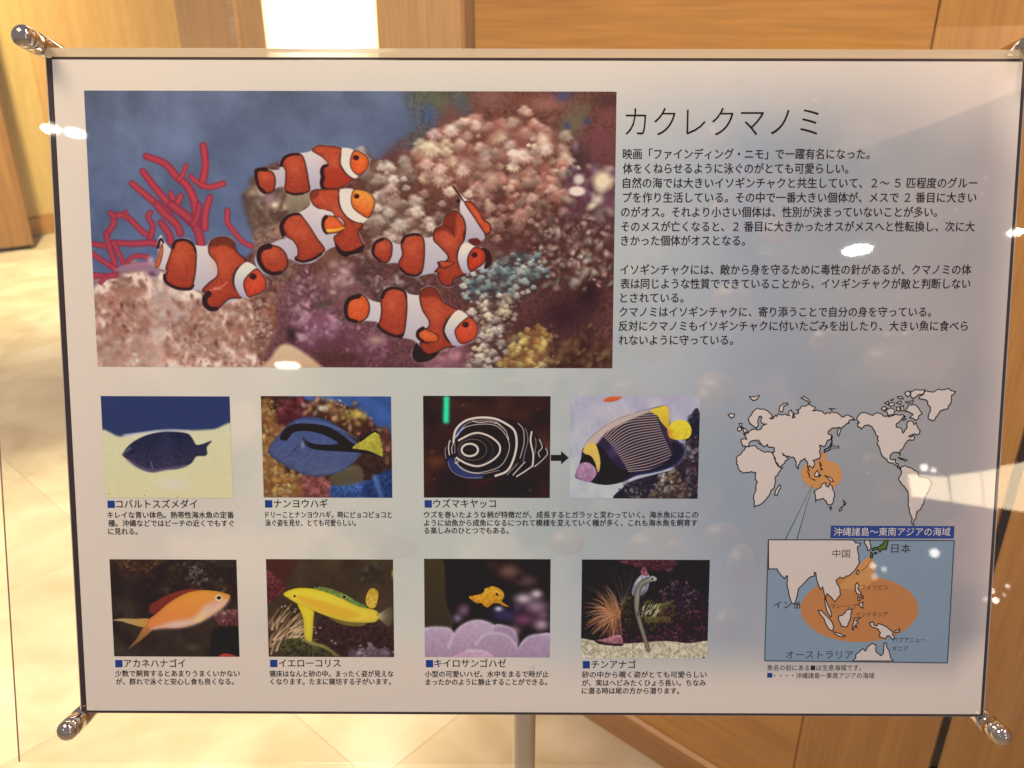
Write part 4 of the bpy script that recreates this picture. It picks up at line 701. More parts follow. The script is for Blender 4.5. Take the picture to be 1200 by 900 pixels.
p.poly([(310, 486), (380, 480), (482, 478), (592, 450), (682, 400), (752, 350), (785, 300), (730, 310), (640, 340), (560, 420), (440, 440)], (216, 170, 140), (206, 180, 160), soft=38, alpha=.85); p.blob((690, 330), 60, 26, (214, 140, 110), .6, -.6); p.poly([(570, 430), (600, 400), (640, 375), (632, 420), (600, 445)], (222, 180, 90), soft=4, alpha=.7)
p.blob((722, 293), 27, 25, (214, 190, 130), 1, 0, .75); p.blob((723, 293), 16, 14, (26, 22, 22), 1, 0, .7); p.blob((718, 288), 4, 4, (200, 200, 200), .9); tag(p.finish(sign, S, Z1), 'small picture of an orange fish with a forked tail')
# 6 yellow wrasse
p = small([(311.7, 655.4), (460.6, 655.4), (461.9, 769.7), (315, 769.7)], F5, 300, 645, 'yellow_wrasse_picture')
p.im[:] = np.array([62, 48, 32]) / 255; p.im *= (.75 + .5 * fbm(p.h, p.w, 60, 5, 38))[..., None]
p.poly([(60, 55), (260, 55), (200, 160), (180, 240), (60, 130)], (76, 34, 30), soft=30, alpha=.8); p.poly([(60, 130), (130, 170), (190, 240), (120, 300), (60, 320)], (104, 46, 44), (80, 34, 34), soft=10, shade=.5)
p.polyps([(650, 80), (760, 80), (770, 190), (650, 200)], 26, 14, [(84, 76, 64), (100, 92, 80)], (50, 42, 32), 91, .2, .7); p.poly([(400, 400), (560, 460), (850, 480), (850, 650), (400, 650)], (58, 36, 32), (50, 32, 30), soft=40, shade=.5, alpha=.9)
for q_ in ((398, 480), (372, 510), (470, 560), (492, 575), (160, 350), (180, 345), (245, 365), (275, 440), (240, 380), (200, 360)): p.blob(q_, 9, 8, (180, 164, 140), .9)
g = np.random.default_rng(9)
for _ in range(90):
    x = 70 + 190 * g.random(); y = 430 + 220 * g.random(); an = -1.3 + .9 * (x - 70) / 190 + .2 * g.standard_normal(); L_ = 70 + 70 * g.random(); c = [(190, 150, 100), (206, 176, 130), (150, 108, 70), (120, 84, 56)][g.integers(4)]; p.line([(x, y), (x + L_ * .5 * math.cos(an) - 4, y + L_ * .5 * math.sin(an)), (x + L_ * math.cos(an), y + L_ * math.sin(an))], c, 13, 3, soft=2.5, alpha=.8)
p.poly([(165, 560), (300, 545), (400, 580), (480, 630), (530, 670), (190, 670)], (76, 70, 36), (50, 46, 28), soft=6, shade=.6); p.line([(300, 552), (360, 580), (430, 600), (500, 650)], (150, 142, 66), 26, 14, soft=10, alpha=.8)
p.polyps([(560, 655), (640, 625), (720, 605), (850, 640), (850, 665), (560, 665)], 90, 13, [(176, 150, 156), (200, 180, 180), (150, 120, 130)], (96, 70, 80), 93, .3, .9)
full = [(168, 268), (210, 243), (270, 230), (360, 236), (380, 222), (450, 232), (540, 264), (640, 322), (690, 346), (680, 300), (705, 242), (740, 234), (760, 270), (755, 320), (742, 355), (840, 345), (845, 480), (800, 480), (745, 442), (680, 452), (560, 456), (450, 420), (358, 382), (356, 460), (346, 565), (318, 556), (298, 520), (290, 420), (262, 335), (200, 297)]
p.cut.append((('wrasse', 'yellow fish with a green back fin'), catmull(p.pts(full), 4)))
p.poly([(680, 305), (700, 245), (735, 236), (758, 265), (752, 320), (735, 355), (695, 350)], (196, 150, 34), (206, 164, 44), soft=4, shade=.2)
for k in range(18): an = -.55 + k * .075; p.line([(745, 405), (745 + 105 * math.cos(an), 405 + 105 * math.sin(an))], (206, 196, 130), 4, 2, alpha=.5)
p.poly([(258, 325), (352, 365), (356, 430), (346, 560), (318, 556), (300, 530), (292, 420)], (222, 192, 26), (206, 180, 40), soft=1.5, rim=.15)
p.poly([(450, 415), (560, 440), (680, 445), (650, 470), (540, 460)], (150, 130, 44), soft=6, alpha=.6)
p.poly([(170, 270), (210, 245), (270, 232), (360, 238), (450, 260), (540, 298), (640, 345), (735, 368), (765, 400), (745, 440), (680, 448), (560, 440), (450, 410), (360, 375), (260, 332), (200, 296)], (226, 196, 28), (214, 180, 44), soft=1.5, rim=.15)
p.poly([(260, 280), (400, 310), (560, 360), (640, 400), (560, 425), (440, 390), (330, 345), (270, 310)], (214, 150, 30), soft=24, alpha=.7); p.poly([(362, 238), (380, 224), (450, 234), (540, 266), (640, 324), (700, 354), (640, 348), (540, 302), (450, 264)], (112, 124, 44), (84, 124, 50), soft=2, shade=.3)
for k in range(16): x = 380 + 20 * k; y = 234 + k * 7; p.line([(x, y), (x - 12, y - 10)], (150, 150, 90), 2, alpha=.6)
p.blob((548, 288), 21, 16, (170, 166, 90), 1, 0, .7); p.blob((548, 288), 14, 11, (20, 22, 20), 1, 0, .7); p.blob((240, 283), 10, 10, (30, 26, 18), 1, 0, .5); p.blob((378, 228), 8, 7, (24, 24, 20), 1); p.blob((690, 352), 6, 6, (26, 26, 20), 1); p.blob((755, 396), 7, 10, (110, 100, 40), .9); p.line([(180, 285), (225, 296)], (190, 150, 40), 3)
p.blob((850, 145), 12, 34, (206, 170, 40), .9); tag(p.finish(sign, S, Z1), 'small picture of a yellow wrasse')
# 7 yellow goby
p = small([(497.3, 655), (645, 655), (644.6, 770), (497.6, 770)], F5, 485, 645, 'yellow_goby_picture')
p.im[:] = np.array([28, 22, 20]) / 255; p.poly([(50, 50), (180, 50), (200, 300), (240, 480), (50, 520)], (64, 52, 32), (54, 44, 32), soft=20)
for q_, rx, ry, c, a in [((590, 130), 90, 60, (116, 76, 66), .9), ((700, 190), 90, 50, (96, 66, 70), .8), ((650, 170), 26, 26, (46, 30, 26), .9), ((480, 90), 60, 40, (66, 46, 44), .6), ((310, 370), 50, 50, (120, 82, 104), .9), ((270, 420), 36, 36, (140, 112, 140), .8), ((560, 400), 110, 60, (50, 46, 84), .95), ((680, 300), 70, 44, (190, 166, 176), .95), ((760, 270), 46, 36, (206, 180, 184), .9),
        ((760, 350), 90, 60, (150, 112, 130), .9), ((680, 430), 80, 50, (112, 60, 84), .95), ((790, 460), 60, 50, (180, 140, 156), .9), ((525, 362), 30, 20, (196, 186, 206), .95), ((620, 500), 50, 40, (170, 130, 150), .8), ((640, 350), 30, 30, (90, 60, 100), .7), ((800, 400), 40, 30, (140, 90, 110), .7), ((370, 400), 30, 40, (30, 24, 24), .9)]: p.blob(q_, rx, ry, c, a)
def clam(L, c=(172, 146, 160), c2=(150, 118, 136)):
    p.poly(L, c, c2, soft=8, shade=.08)
    k = [q_ for q_ in L if q_[1] < 660]; p.line(k, (206, 190, 194), 13, 10, soft=12, alpha=.6)
clam([(50, 700), (50, 500), (100, 478), (170, 476), (230, 490), (260, 560), (250, 700)]); clam([(200, 700), (215, 600), (260, 500), (330, 446), (410, 432), (490, 460), (560, 520), (600, 620), (590, 700)], (178, 152, 164))
clam([(500, 470), (560, 466), (620, 500), (640, 580), (600, 700), (520, 640)], (150, 124, 144)); clam([(380, 700), (385, 580), (430, 530), (500, 512), (580, 530), (640, 600), (700, 700)], (166, 138, 154)); clam([(640, 700), (650, 600), (700, 540), (770, 520), (860, 524), (870, 700)], (164, 138, 156)); clam([(200, 720), (240, 660), (330, 620), (420, 622), (480, 650), (520, 720)], (190, 148, 160), (180, 136, 150))
p.poly([(343, 285), (400, 273), (430, 262), (440, 236), (465, 228), (490, 221), (530, 236), (557, 262), (558, 292), (548, 318), (592, 348), (560, 346), (525, 328), (490, 330), (460, 353), (435, 345), (420, 328), (385, 326), (352, 302)], (216, 152, 26), (196, 126, 20), soft=2, shade=.2, rim=.15, cut=('goby', 'small yellow goby'))
p.line([(430, 265), (490, 250), (545, 268)], (226, 176, 60), 12, 6, soft=6, alpha=.6); p.line([(500, 262), (495, 300), (505, 322)], (170, 100, 20), 3); p.blob((516, 272), 10, 13, (34, 24, 16), 1, 0, .5); tag(p.finish(sign, S, Z1), 'small picture of a yellow goby above pale clams')
# 8 garden eel
F8 = 900 / 175
p = small([(681.3, 655.7), (831.4, 656), (829, 771.8), (681.3, 771.4)], F8, 670, 645, 'garden_eel_picture')
p.im[:] = np.array([26, 25, 30]) / 255; p.im *= (.7 + .6 * fbm(p.h, p.w, 40, 4, 48))[..., None]; g = np.random.default_rng(3)
p.poly([(300, 60), (620, 60), (600, 110), (500, 125), (420, 105), (350, 90)], (90, 46, 56), (70, 34, 44), soft=8, shade=.6); p.polyps([(330, 60), (620, 60), (590, 110), (420, 105)], 80, 11, [(116, 66, 74), (90, 46, 56)], (50, 26, 34), 101, .2, .8)
pur = [(112, 78, 100), (90, 56, 76), (140, 110, 130), (74, 44, 60)]
p.polyps([(530, 250), (620, 170), (740, 220), (830, 300), (830, 400), (620, 370), (540, 300)], 330, 9, pur, (40, 26, 38), 102, .25, .9)
p.polyps([(200, 470), (330, 430), (520, 430), (600, 360), (830, 370), (830, 560), (200, 545)], 620, 9, [(116, 60, 76), (92, 44, 60), (140, 84, 96), (70, 34, 46)], (44, 22, 34), 103, .25, .9)
p.polyps([(300, 290), (420, 260), (610, 320), (600, 400), (430, 450), (340, 440)], 220, 11, [(104, 90, 40), (84, 70, 34), (120, 108, 52), (66, 56, 30)], (40, 34, 24), 104, .2, .85)
for _ in range(40): x = 420 + 110 * g.random(); y = 330 + 70 * g.random(); p.line([(x, y), (x + 14, y - 22)], (186, 180, 140), 6, 2, alpha=.8)
for k in range(26): x = 440 + 6 * k; p.line([(x, 400), (x + 4, 430 + 10 * g.random())], (120, 108, 50), 5, 2, alpha=.7); p.line([(560 - k * 2, 320), (620 - k * 3, 300 + k * 4)], (116, 100, 44), 4, 2, alpha=.5)
for k in range(120):
    an = math.pi * (.55 + 1.05 * g.random()); L_ = 90 + 110 * g.random(); x, y = 235 + 60 * g.random(), 400 - 40 * g.random()
    p.line([(x, y), (x + L_ * .6 * math.cos(an), y - L_ * .6 * math.sin(an) - 4), (x + L_ * math.cos(an) - 5, y - L_ * math.sin(an) + 18)], [(168, 108, 66), (146, 90, 54), (182, 128, 88), (116, 70, 44)][g.integers(4)], 7, 2.5, soft=1.4, alpha=.75)
for k in range(24):
    an = math.pi * (.30 + .55 * g.random()); L_ = 170 + 90 * g.random(); p.line([(300, 330), (300 + L_ * .5 * math.cos(an), 330 - L_ * .5 * math.sin(an)), (290 + L_ * math.cos(an) - 20, 330 - L_ * math.sin(an))], (110, 86, 74), 3, 1.5, alpha=.5)
p.blob((265, 370), 55, 50, (150, 92, 54), .6)
p.poly([(40, 538), (150, 545), (330, 560), (560, 545), (700, 558), (840, 550), (840, 670), (40, 670)], (178, 166, 134), (196, 186, 154), soft=4, shade=.3); p.polyps([(60, 550), (820, 565), (820, 650), (60, 650)], 420, 4, [(210, 200, 170), (140, 128, 92), (196, 186, 150), (110, 100, 70)], (140, 130, 100), 106, .2, .6)
p.poly([(140, 545), (200, 530), (290, 508), (308, 560), (290, 572), (200, 565)], (170, 104, 112), (130, 78, 84), soft=3, shade=.4); p.poly([(140, 540), (230, 560), (310, 562), (290, 576), (190, 568), (150, 556)], (50, 30, 34), soft=3)
p.poly([(365, 270), (372, 210), (400, 165), (440, 135), (470, 160), (455, 240), (420, 270)], (150, 150, 164), (110, 110, 120), soft=5, shade=.4); p.poly([(415, 130), (430, 98), (450, 110), (460, 150), (430, 150)], (120, 64, 76), soft=5, shade=.5)
eel = [(490, 170), (430, 192), (402, 232), (390, 290), (392, 360), (415, 450), (440, 530), (462, 600)]
V = catmull(p.pts(eel), 5, False); d = np.gradient(V, axis=0); d /= np.linalg.norm(d, axis=1)[:, None]; nrm = np.c_[-d[:, 1], d[:, 0]] * p.u(17); p.cut.append((('garden_eel', 'grey garden eel rising from the sand'), np.r_[V + nrm, (V - nrm)[::-1]]))
p.line(eel, (128, 122, 104), 36, 26, soft=1.5, c2=(62, 58, 50)); p.line([(485, 168), (500, 172)], (150, 150, 150), 32, 26, soft=2); p.blob((484, 171), 9, 9, (22, 20, 22), 1, 0, .6); p.blob((482, 169), 3, 3, (230, 230, 230), 1); p.blob((398, 385), 7, 16, (40, 34, 32), .7); p.poly([(402, 232), (395, 290), (398, 350), (408, 300)], (160, 156, 140), soft=3, alpha=.5)
p.blob((795, 645), 10, 6, (40, 36, 34), 1, 0, .5); tag(p.finish(sign, S, Z1), 'small picture of a garden eel rising from the sand')

# ------------------------------------------------------------------ flat printed shapes
def flat(name, loops, mat, z, parent, label=None, smooth=0, mtx=S):
    """one flat ink shape on the sheet; loops are lists of photo pixel points"""
    vs, fs = [], []
    for L in loops:
        L = np.array([P(*q_) for q_ in L]);
        if smooth: L = catmull(L, smooth)
        b0 = len(vs); v3 = [Vector((a, b, z)) for a, b in L]; vs += v3
        for t in tessellate_polygon([v3]):
            cr = (v3[t[1]] - v3[t[0]]).cross(v3[t[2]] - v3[t[0]]).z
            fs.append(tuple(b0 + i for i in (t if cr > 0 else t[::-1])))
    return tag(mesh_obj(name, vs, fs, mat, parent, mtx), label)
def strokes(name, lines, wpx, mat, z, parent, mtx=S, closed=True):
    vs, fs = [], []; hw = wpx * .594 / 1094 / 2
    for L in lines:
        V = np.array([P(*q_) for q_ in L]); n = len(V)
        e = (np.roll(V, -1, 0) - V); e /= (np.linalg.norm(e, axis=1)[:, None] + 1e-12)
        if not closed: e[-1] = e[-2]
        pe = np.roll(e, 1, 0)
        if not closed: pe[0] = e[0]
        m_ = e + pe; m_ /= (np.linalg.norm(m_, axis=1)[:, None] + 1e-9); nn = np.c_[-m_[:, 1], m_[:, 0]]
        c_ = np.clip((nn * np.c_[-e[:, 1], e[:, 0]]).sum(1), .5, 1); nn = nn / c_[:, None] * hw; b0 = len(vs)
        for a, q_ in zip(V, nn): vs.append((a[0] + q_[0], a[1] + q_[1], z)); vs.append((a[0] - q_[0], a[1] - q_[1], z))
        for i in range(n if closed else n - 1):
            j = (i + 1) % n; fs.append((b0 + 2 * i, b0 + 2 * i + 1, b0 + 2 * j + 1, b0 + 2 * j))
    return mesh_obj(name, vs, fs, mat, parent, mtx)
def text(name, lines, hpx, mat, z, parent, weight=0.0, mtx=S, label=None, bold=0):
    """lines: (string, x0, x1, y centre in photo px); each line is fitted between x0 and x1"""
    vs, fs = [], []; dg = bpy.context.evaluated_depsgraph_get
    for s_, x0, x1, y in lines:
        c = bpy.data.curves.new('t', 'FONT'); c.body = s_; c.resolution_u = 3; c.offset = weight
        o = bpy.data.objects.new('t', c); C.objects.link(o); bpy.context.view_layer.update()
        me = o.to_mesh(); V = np.array([v.co[:] for v in me.vertices]); T = [tuple(q_.vertices) for q_ in me.polygons]; o.to_mesh_clear()
        bpy.data.objects.remove(o); bpy.data.curves.remove(c)
        lo, hi = V[:, 0].min(), V[:, 0].max(); a = np.array(P(x0, y)); b = np.array(P(x1, y)); ex = b - a; wl_ = np.linalg.norm(ex); ex /= wl_; ey = np.array([-ex[1], ex[0]])
        sy = hpx * .594 / 1094 / .88; b0 = len(vs); X_ = (V[:, 0] - lo) / (hi - lo) * wl_; Y_ = (V[:, 1] - .33) * sy
        for sh, dz in (((0, 0),) if not bold else ((-bold / 2, 0), (bold / 2, .00001))):
            b0 = len(vs); d_ = sh * .594 / 1094
            for xx, yy in zip(X_ + d_, Y_ + d_ * .5): q_ = a + ex * xx + ey * yy; vs.append((q_[0], q_[1], z + dz))
            fs += [tuple(b0 + i for i in t) for t in T]
    return tag(mesh_obj(name, vs, fs, mat, parent, mtx), label)
black_ink = print_ink('black_ink', ink((36, 26, 27)), .5)
soft_ink = print_ink('grey_black_ink', ink((46, 36, 35)), .5)
blue_ink = print_ink('blue_ink', ink((36, 58, 112), 300)); white_ink = print_ink('white_ink', ink((196, 186, 190), 1050)); land_ink = print_ink('land_ink', ink((186, 168, 160), 1000))
sea_ink = print_ink('sea_ink', ink((117, 131, 143), 920)); orange_ink = print_ink('orange_ink', ink((166, 108, 68), 1055)); orange_soft = print_ink('pale_orange_ink', ink((180, 124, 76), 960)); green_ink = print_ink('green_ink', ink((76, 96, 44), 1020)); navy_ink = print_ink('navy_ink', ink((46, 62, 116), 1045)); brown_ink = print_ink('brown_ink', ink((74, 46, 34), 1020))
Z2, Z3, Z4, Z5, Z6 = .00012, .00016, .00020, .00024, .00028
text('heading', [('カクレクマノミ', 733, 959, 144.5)], 32.5, black_ink, Z2, sign, -.012, label='large black heading')
text('body_text', [('映画「ファインディング・ニモ」で一躍有名になった。', 730, 1019, 181), ('体をくねらせるように泳ぐのがとても可愛らしい。', 730, 994, 198), ('自然の海では大きいイソギンチャクと共生していて、２～ ５ 匹程度のグルー', 730, 1145, 215),
    ('プを作り生活している。その中で一番大きい個体が、メスで ２ 番目に大きい', 730, 1144, 232), ('のがオス。それより小さい個体は、性別が決まっていないことが多い。', 728, 1098, 249), ('そのメスが亡くなると、２ 番目に大きかったオスがメスへと性転換し、次に大', 728, 1142, 266), ('きかった個体がオスとなる。', 728, 873, 282.5)], 11.3, soft_ink, Z2, sign, bold=.32, label='upper paragraph of seven lines')
text('body_text', [('イソギンチャクには、敵から身を守るために毒性の針があるが、クマノミの体', 727, 1138, 316.5), ('表は同じような性質でできていることから、イソギンチャクが敵と判断しない', 727, 1137, 333), ('とされている。', 727, 801, 349.5), ('クマノミはイソギンチャクに、寄り添うことで自分の身を守っている。', 726, 1091, 366),
    ('反対にクマノミもイソギンチャクに付いたごみを出したり、大きい魚に食べら', 725, 1134, 382.5), ('れないように守っている。', 725, 859, 399)], 11.3, soft_ink, Z2, sign, bold=.32, label='lower paragraph of six lines')
for sq, (t, x0, x1, y), lines in [
    ((126, 134.5), ('コバルトスズメダイ', 136, 231, 591), [('キレイな青い体色。熱帯性海水魚の定番', 126, 274, 603.8), ('種。沖縄などではビーチの近くでもすぐ', 127, 274, 613.5), ('に見れる。', 127, 161, 623)]),
    ((310.5, 319), ('ナンヨウハギ', 321, 384, 590.5), [('ドリーことナンヨウハギ。時にピョコピョコと', 311, 459, 603.5), ('泳ぐ姿を見せ、とても可愛らしい。', 311, 417, 613)]),
    ((497.5, 506), ('ウズマキヤッコ', 508, 581, 590.5), [('ウズを巻いたような柄が特徴だが、成長するとガラッと変わっていく。海水魚にはこの', 497, 818, 603.5), ('ように幼魚から成魚になるにつれて模様を変えていく種が多く、これも海水魚を飼育す', 497, 817, 613), ('る楽しみのひとつでもある。', 497, 596, 622)]),
    ((135, 143.5), ('アカネハナゴイ', 145.5, 217, 777.7), [('少数で飼育するとあまりうまくいかない', 135, 281, 789.5), ('が、群れで泳ぐと安心し食も良くなる。', 136, 274, 799)]),
    ((316.5, 325), ('イエローコリス', 327, 399, 777.5), [('寝床はなんと砂の中。まったく姿が見えな', 316, 461, 789.8), ('くなります。たまに寝坊する子がいます。', 317, 458, 799)]),
    ((499, 507.5), ('キイロサンゴハゼ', 509, 593, 777.7), [('小型の可愛いハゼ。水中をまるで時が止', 498, 643, 790.2), ('まったかのように静止することができる。', 499, 641, 799.5)]),
    ((682.8, 691), ('チンアナゴ', 693, 745, 779), [('砂の中から覗く姿がとても可愛らしい', 682, 828, 790.8), ('が、実はヘビみたくひょろ長い。ちなみ', 682, 827, 800.5), ('に潜る時は尾の方から潜ります。', 682, 796, 809.8)])]:
    cm = flat('caption_square', [[(sq[0], y - 4.4), (sq[1], y - 4.4), (sq[1] + .2, y + 4.2), (sq[0] + .2, y + 4.2)]], blue_ink, Z2, sign, 'blue square before a caption')
    text('caption_title', [(t, x0, x1, y)], 10.3, soft_ink, Z2, sign, bold=.25)
    text('caption_text', lines, 7.9, black_ink, Z2, sign, bold=.30)
flat('arrow', [[(645.5, 533), (657.5, 533), (657.5, 528.5), (666.5, 536.3), (657.5, 544), (657.5, 540), (645.5, 540)]], black_ink, Z2, sign, 'black arrow between the two angelfish pictures')

# ---- world map
def wiggle(L, amp=.16, seed=1, n=2):
    g = np.random.default_rng(seed); L = [np.array(q, float) for q in L]
    for k in range(n):
        out = []
        for i, a in enumerate(L):
            b = L[(i + 1) % len(L)]; d = b - a; l = np.hypot(*d); out.append(a)
            if l > 1.3: out.append((a + b) / 2 + np.array([-d[1], d[0]]) * amp * np.clip(g.standard_normal(), -1.3, 1.3) * (.6 if l > 8 else 1))
        L = out
    return [tuple(q) for q in L]
def Z(f, ox, oy, L): return [(ox + a / f, oy + b / f) for a, b in L]
r1 = lambda L: Z(7.5, 850, 450, L); r2 = lambda L: Z(7.5, 990, 450, L); r3 = lambda L: Z(7.5, 850, 510, L); r8 = lambda L: Z(6.667, 1020, 530, L)
eurasia = r1([(150, 545), (140, 510), (138, 485), (165, 480), (190, 488), (180, 460), (160, 440), (190, 432), (215, 410), (250, 395), (275, 403), (300, 402), (318, 392), (325, 370), (345, 358), (365, 352), (325, 345), (312, 322), (322, 292), (305, 280), (290, 300), (285, 325), (290, 350), (270, 390), (240, 365), (215, 350), (200, 312), (235, 258), (250, 235), (290, 213), (345, 226), (390, 258), (418, 285), (390, 300), (408, 308), (440, 275), (455, 285), (462, 262), (480, 270), (530, 262), (565, 278), (562, 235), (580, 228), (600, 260), (590, 300), (612, 290), (600, 255), (625, 262), (645, 250), (625, 225), (658, 215), (660, 205), (690, 195), (735, 180), (790, 205), (765, 235), (800, 228), (850, 240), (880, 265), (925, 255), (935, 240), (1000, 270), (1020, 290), (1060, 275), (1110, 285), (1140, 315), (1110, 312), (1080, 332), (1085, 345), (1030, 375), (990, 382), (930, 392), (900, 430), (932, 448), (918, 490), (880, 528), (868, 548), (845, 540), (825, 540), (832, 565), (838, 610), (830, 645), (800, 658), (770, 672), (778, 715), (765, 738), (738, 715), (728, 740), (740, 765), (722, 715), (700, 652), (680, 665), (640, 712), (638, 745), (622, 700), (612, 665), (590, 640), (530, 632), (498, 602), (505, 625), (535, 645), (555, 655), (520, 695), (470, 728), (440, 670), (412, 612), (432, 592), (430, 560), (385, 555), (370, 530), (350, 548), (320, 535), (285, 485), (315, 530), (300, 525), (265, 492), (238, 495), (208, 532), (195, 552)])
africa = r3([(265, 325), (265, 370), (282, 410), (265, 460), (252, 520), (252, 600), (255, 630), (300, 612), (358, 560), (392, 510), (398, 490), (430, 455), (435, 390), (465, 330), (505, 285), (472, 280), (440, 220), (415, 160), (425, 148), (380, 145), (335, 145), (285, 120), (270, 98), (205, 102), (172, 108), (150, 140), (100, 192), (95, 250), (120, 300), (152, 330), (232, 318)])
namerica = r2([(105, 305), (115, 280), (155, 250), (250, 275), (300, 258), (370, 280), (400, 285), (460, 268), (505, 268), (530, 285), (510, 310), (480, 325), (448, 355), (452, 380), (500, 397), (512, 432), (525, 410), (548, 375), (552, 328), (585, 325), (605, 358), (625, 340), (638, 378), (662, 410), (655, 435), (600, 438), (560, 465), (600, 452), (612, 475), (590, 492), (570, 488), (530, 520), (508, 570), (482, 595), (488, 625), (470, 598), (420, 602), (398, 630), (400, 662), (422, 668), (445, 660), (440, 685), (470, 702), (462, 722), (490, 745), (465, 735), (430, 700), (375, 680), (350, 650), (310, 590), (283, 530), (292, 462), (262, 410), (232, 372), (180, 362), (145, 395), (112, 372), (108, 345), (128, 340)])
samerica = r8([(238, 122), (242, 150), (222, 200), (245, 252), (285, 292), (295, 400), (310, 480), (325, 560), (340, 568), (355, 490), (362, 462), (392, 440), (415, 400), (425, 345), (455, 300), (478, 245), (465, 215), (420, 195), (375, 185), (372, 160), (310, 118), (265, 105)])
greenland = r2([(650, 122), (690, 95), (705, 60), (800, 55), (900, 42), (935, 60), (972, 68), (940, 95), (935, 150), (910, 190), (905, 215), (860, 230), (820, 262), (778, 322), (740, 312), (735, 270), (752, 205), (730, 155), (690, 135)])
australia = r3([(778, 492), (790, 585), (830, 562), (862, 555), (885, 578), (905, 610), (935, 612), (950, 580), (962, 530), (945, 480), (918, 418), (905, 455), (882, 440), (885, 418), (870, 420), (845, 430), (828, 462), (800, 478)])
isl = [r3([(480, 435), (486, 460), (455, 528), (432, 525), (442, 480), (462, 455)]), r1([(120, 345), (145, 345), (150, 380), (200, 420), (165, 432), (155, 390), (132, 370)]), r1([(105, 390), (130, 378), (142, 400), (112, 412)]), r1([(25, 270), (42, 258), (80, 265), (75, 285), (45, 295)]), r1([(210, 110), (300, 98), (280, 130), (240, 142)]),
       r1([(545, 165), (550, 178), (512, 192), (500, 245), (470, 232), (482, 190), (512, 168)]), r1([(668, 125), (690, 108), (745, 160), (735, 172), (700, 140)]), r1([(905, 210), (970, 215), (930, 224)]), r1([(1003, 380), (1015, 400), (995, 457), (983, 430)]), r3([(1035, 570), (1060, 600), (1035, 622), (1046, 600)]), r3([(1032, 622), (1022, 656), (1003, 667), (1010, 640)]), r3([(915, 632), (933, 632), (925, 656)]),
       r2([(575, 65), (620, 48), (700, 50), (688, 92), (640, 95), (600, 125), (575, 100)]), r2([(560, 185), (610, 180), (650, 215), (680, 258), (650, 278), (622, 320), (570, 295), (600, 268), (570, 250), (530, 240)]), r2([(360, 230), (400, 210), (440, 240), (430, 268), (380, 275)]), r2([(320, 218), (352, 195), (370, 212), (345, 242)]), r2([(525, 80), (560, 62), (580, 90), (550, 112)]), r2([(348, 165), (380, 150), (385, 175)]), r2([(400, 140), (432, 124), (415, 145)]), r2([(460, 112), (500, 108), (515, 130), (480, 128)]), r2([(380, 180), (430, 165), (435, 185), (395, 192)]),
       r2([(455, 165), (495, 152), (490, 178)]), r2([(450, 205), (478, 198), (480, 240), (455, 232)]), r2([(490, 200), (515, 190), (520, 230), (500, 235)]), r2([(530, 155), (600, 140), (596, 165), (545, 168)]), r2([(465, 643), (500, 655), (545, 668), (530, 676), (490, 660)]), r2([(500, 298), (520, 285), (535, 308), (512, 318)]),
       r3([(780, 352), (808, 310), (825, 338), (802, 365)]), r3([(712, 310), (735, 340), (752, 378), (738, 365)]), r3([(755, 380), (792, 396), (770, 392)]), r3([(868, 350), (900, 362), (935, 378), (950, 405), (915, 398), (898, 375)]), r3([(826, 230), (842, 265), (835, 275)]), r3([(838, 285), (852, 300), (840, 306)]), r3([(822, 340), (842, 355), (830, 352), (825, 372)])]
eurasia, africa, namerica, samerica, greenland, australia = [wiggle(q_, .15, i) for i, q_ in enumerate((eurasia, africa, namerica, samerica, greenland, australia))]
isl = [wiggle(q_, .12, 20 + i, 1) for i, q_ in enumerate(isl)]
wm = flat('habitat_area', [r3([(845, 160), (865, 148), (885, 165), (885, 200), (902, 225), (960, 240), (1005, 280), (1025, 340), (1010, 400), (960, 455), (900, 472), (820, 474), (750, 455), (695, 410), (668, 350), (680, 290), (720, 245), (790, 225), (830, 212)])], orange_soft, Z3, sign, 'orange patch over the small world map', 3)
wmap = flat('world_map', [eurasia, africa, namerica, samerica, greenland, australia] + isl, land_ink, Z4, sign, 'small world map printed in pale pink with dark outlines')
strokes('coastline', [eurasia, africa, namerica, samerica, greenland, australia] + isl, 1.15, black_ink, Z5, wmap, None)
strokes('coastline', [r1([(940, 450), (932, 490), (938, 500), (925, 530), (905, 560), (870, 575), (868, 600), (885, 590), (920, 575), (940, 520)])], 1.4, black_ink, Z5, wmap, None, closed=False)
flat('callout', [r3([(765, 435), (530, 912), (622, 920)])], print_ink('teal_tint', ink((134, 139, 143), 930)), Z3, sign, 'narrow pointer from the world map to the inset map')
strokes('callout_line', [r3([(530, 912), (768, 430), (625, 920)])], .8, soft_ink, Z5, sign, closed=False)
text('map_label', [('日本', 976, 984, 524)], 4.6, soft_ink, Z5, sign, 0)
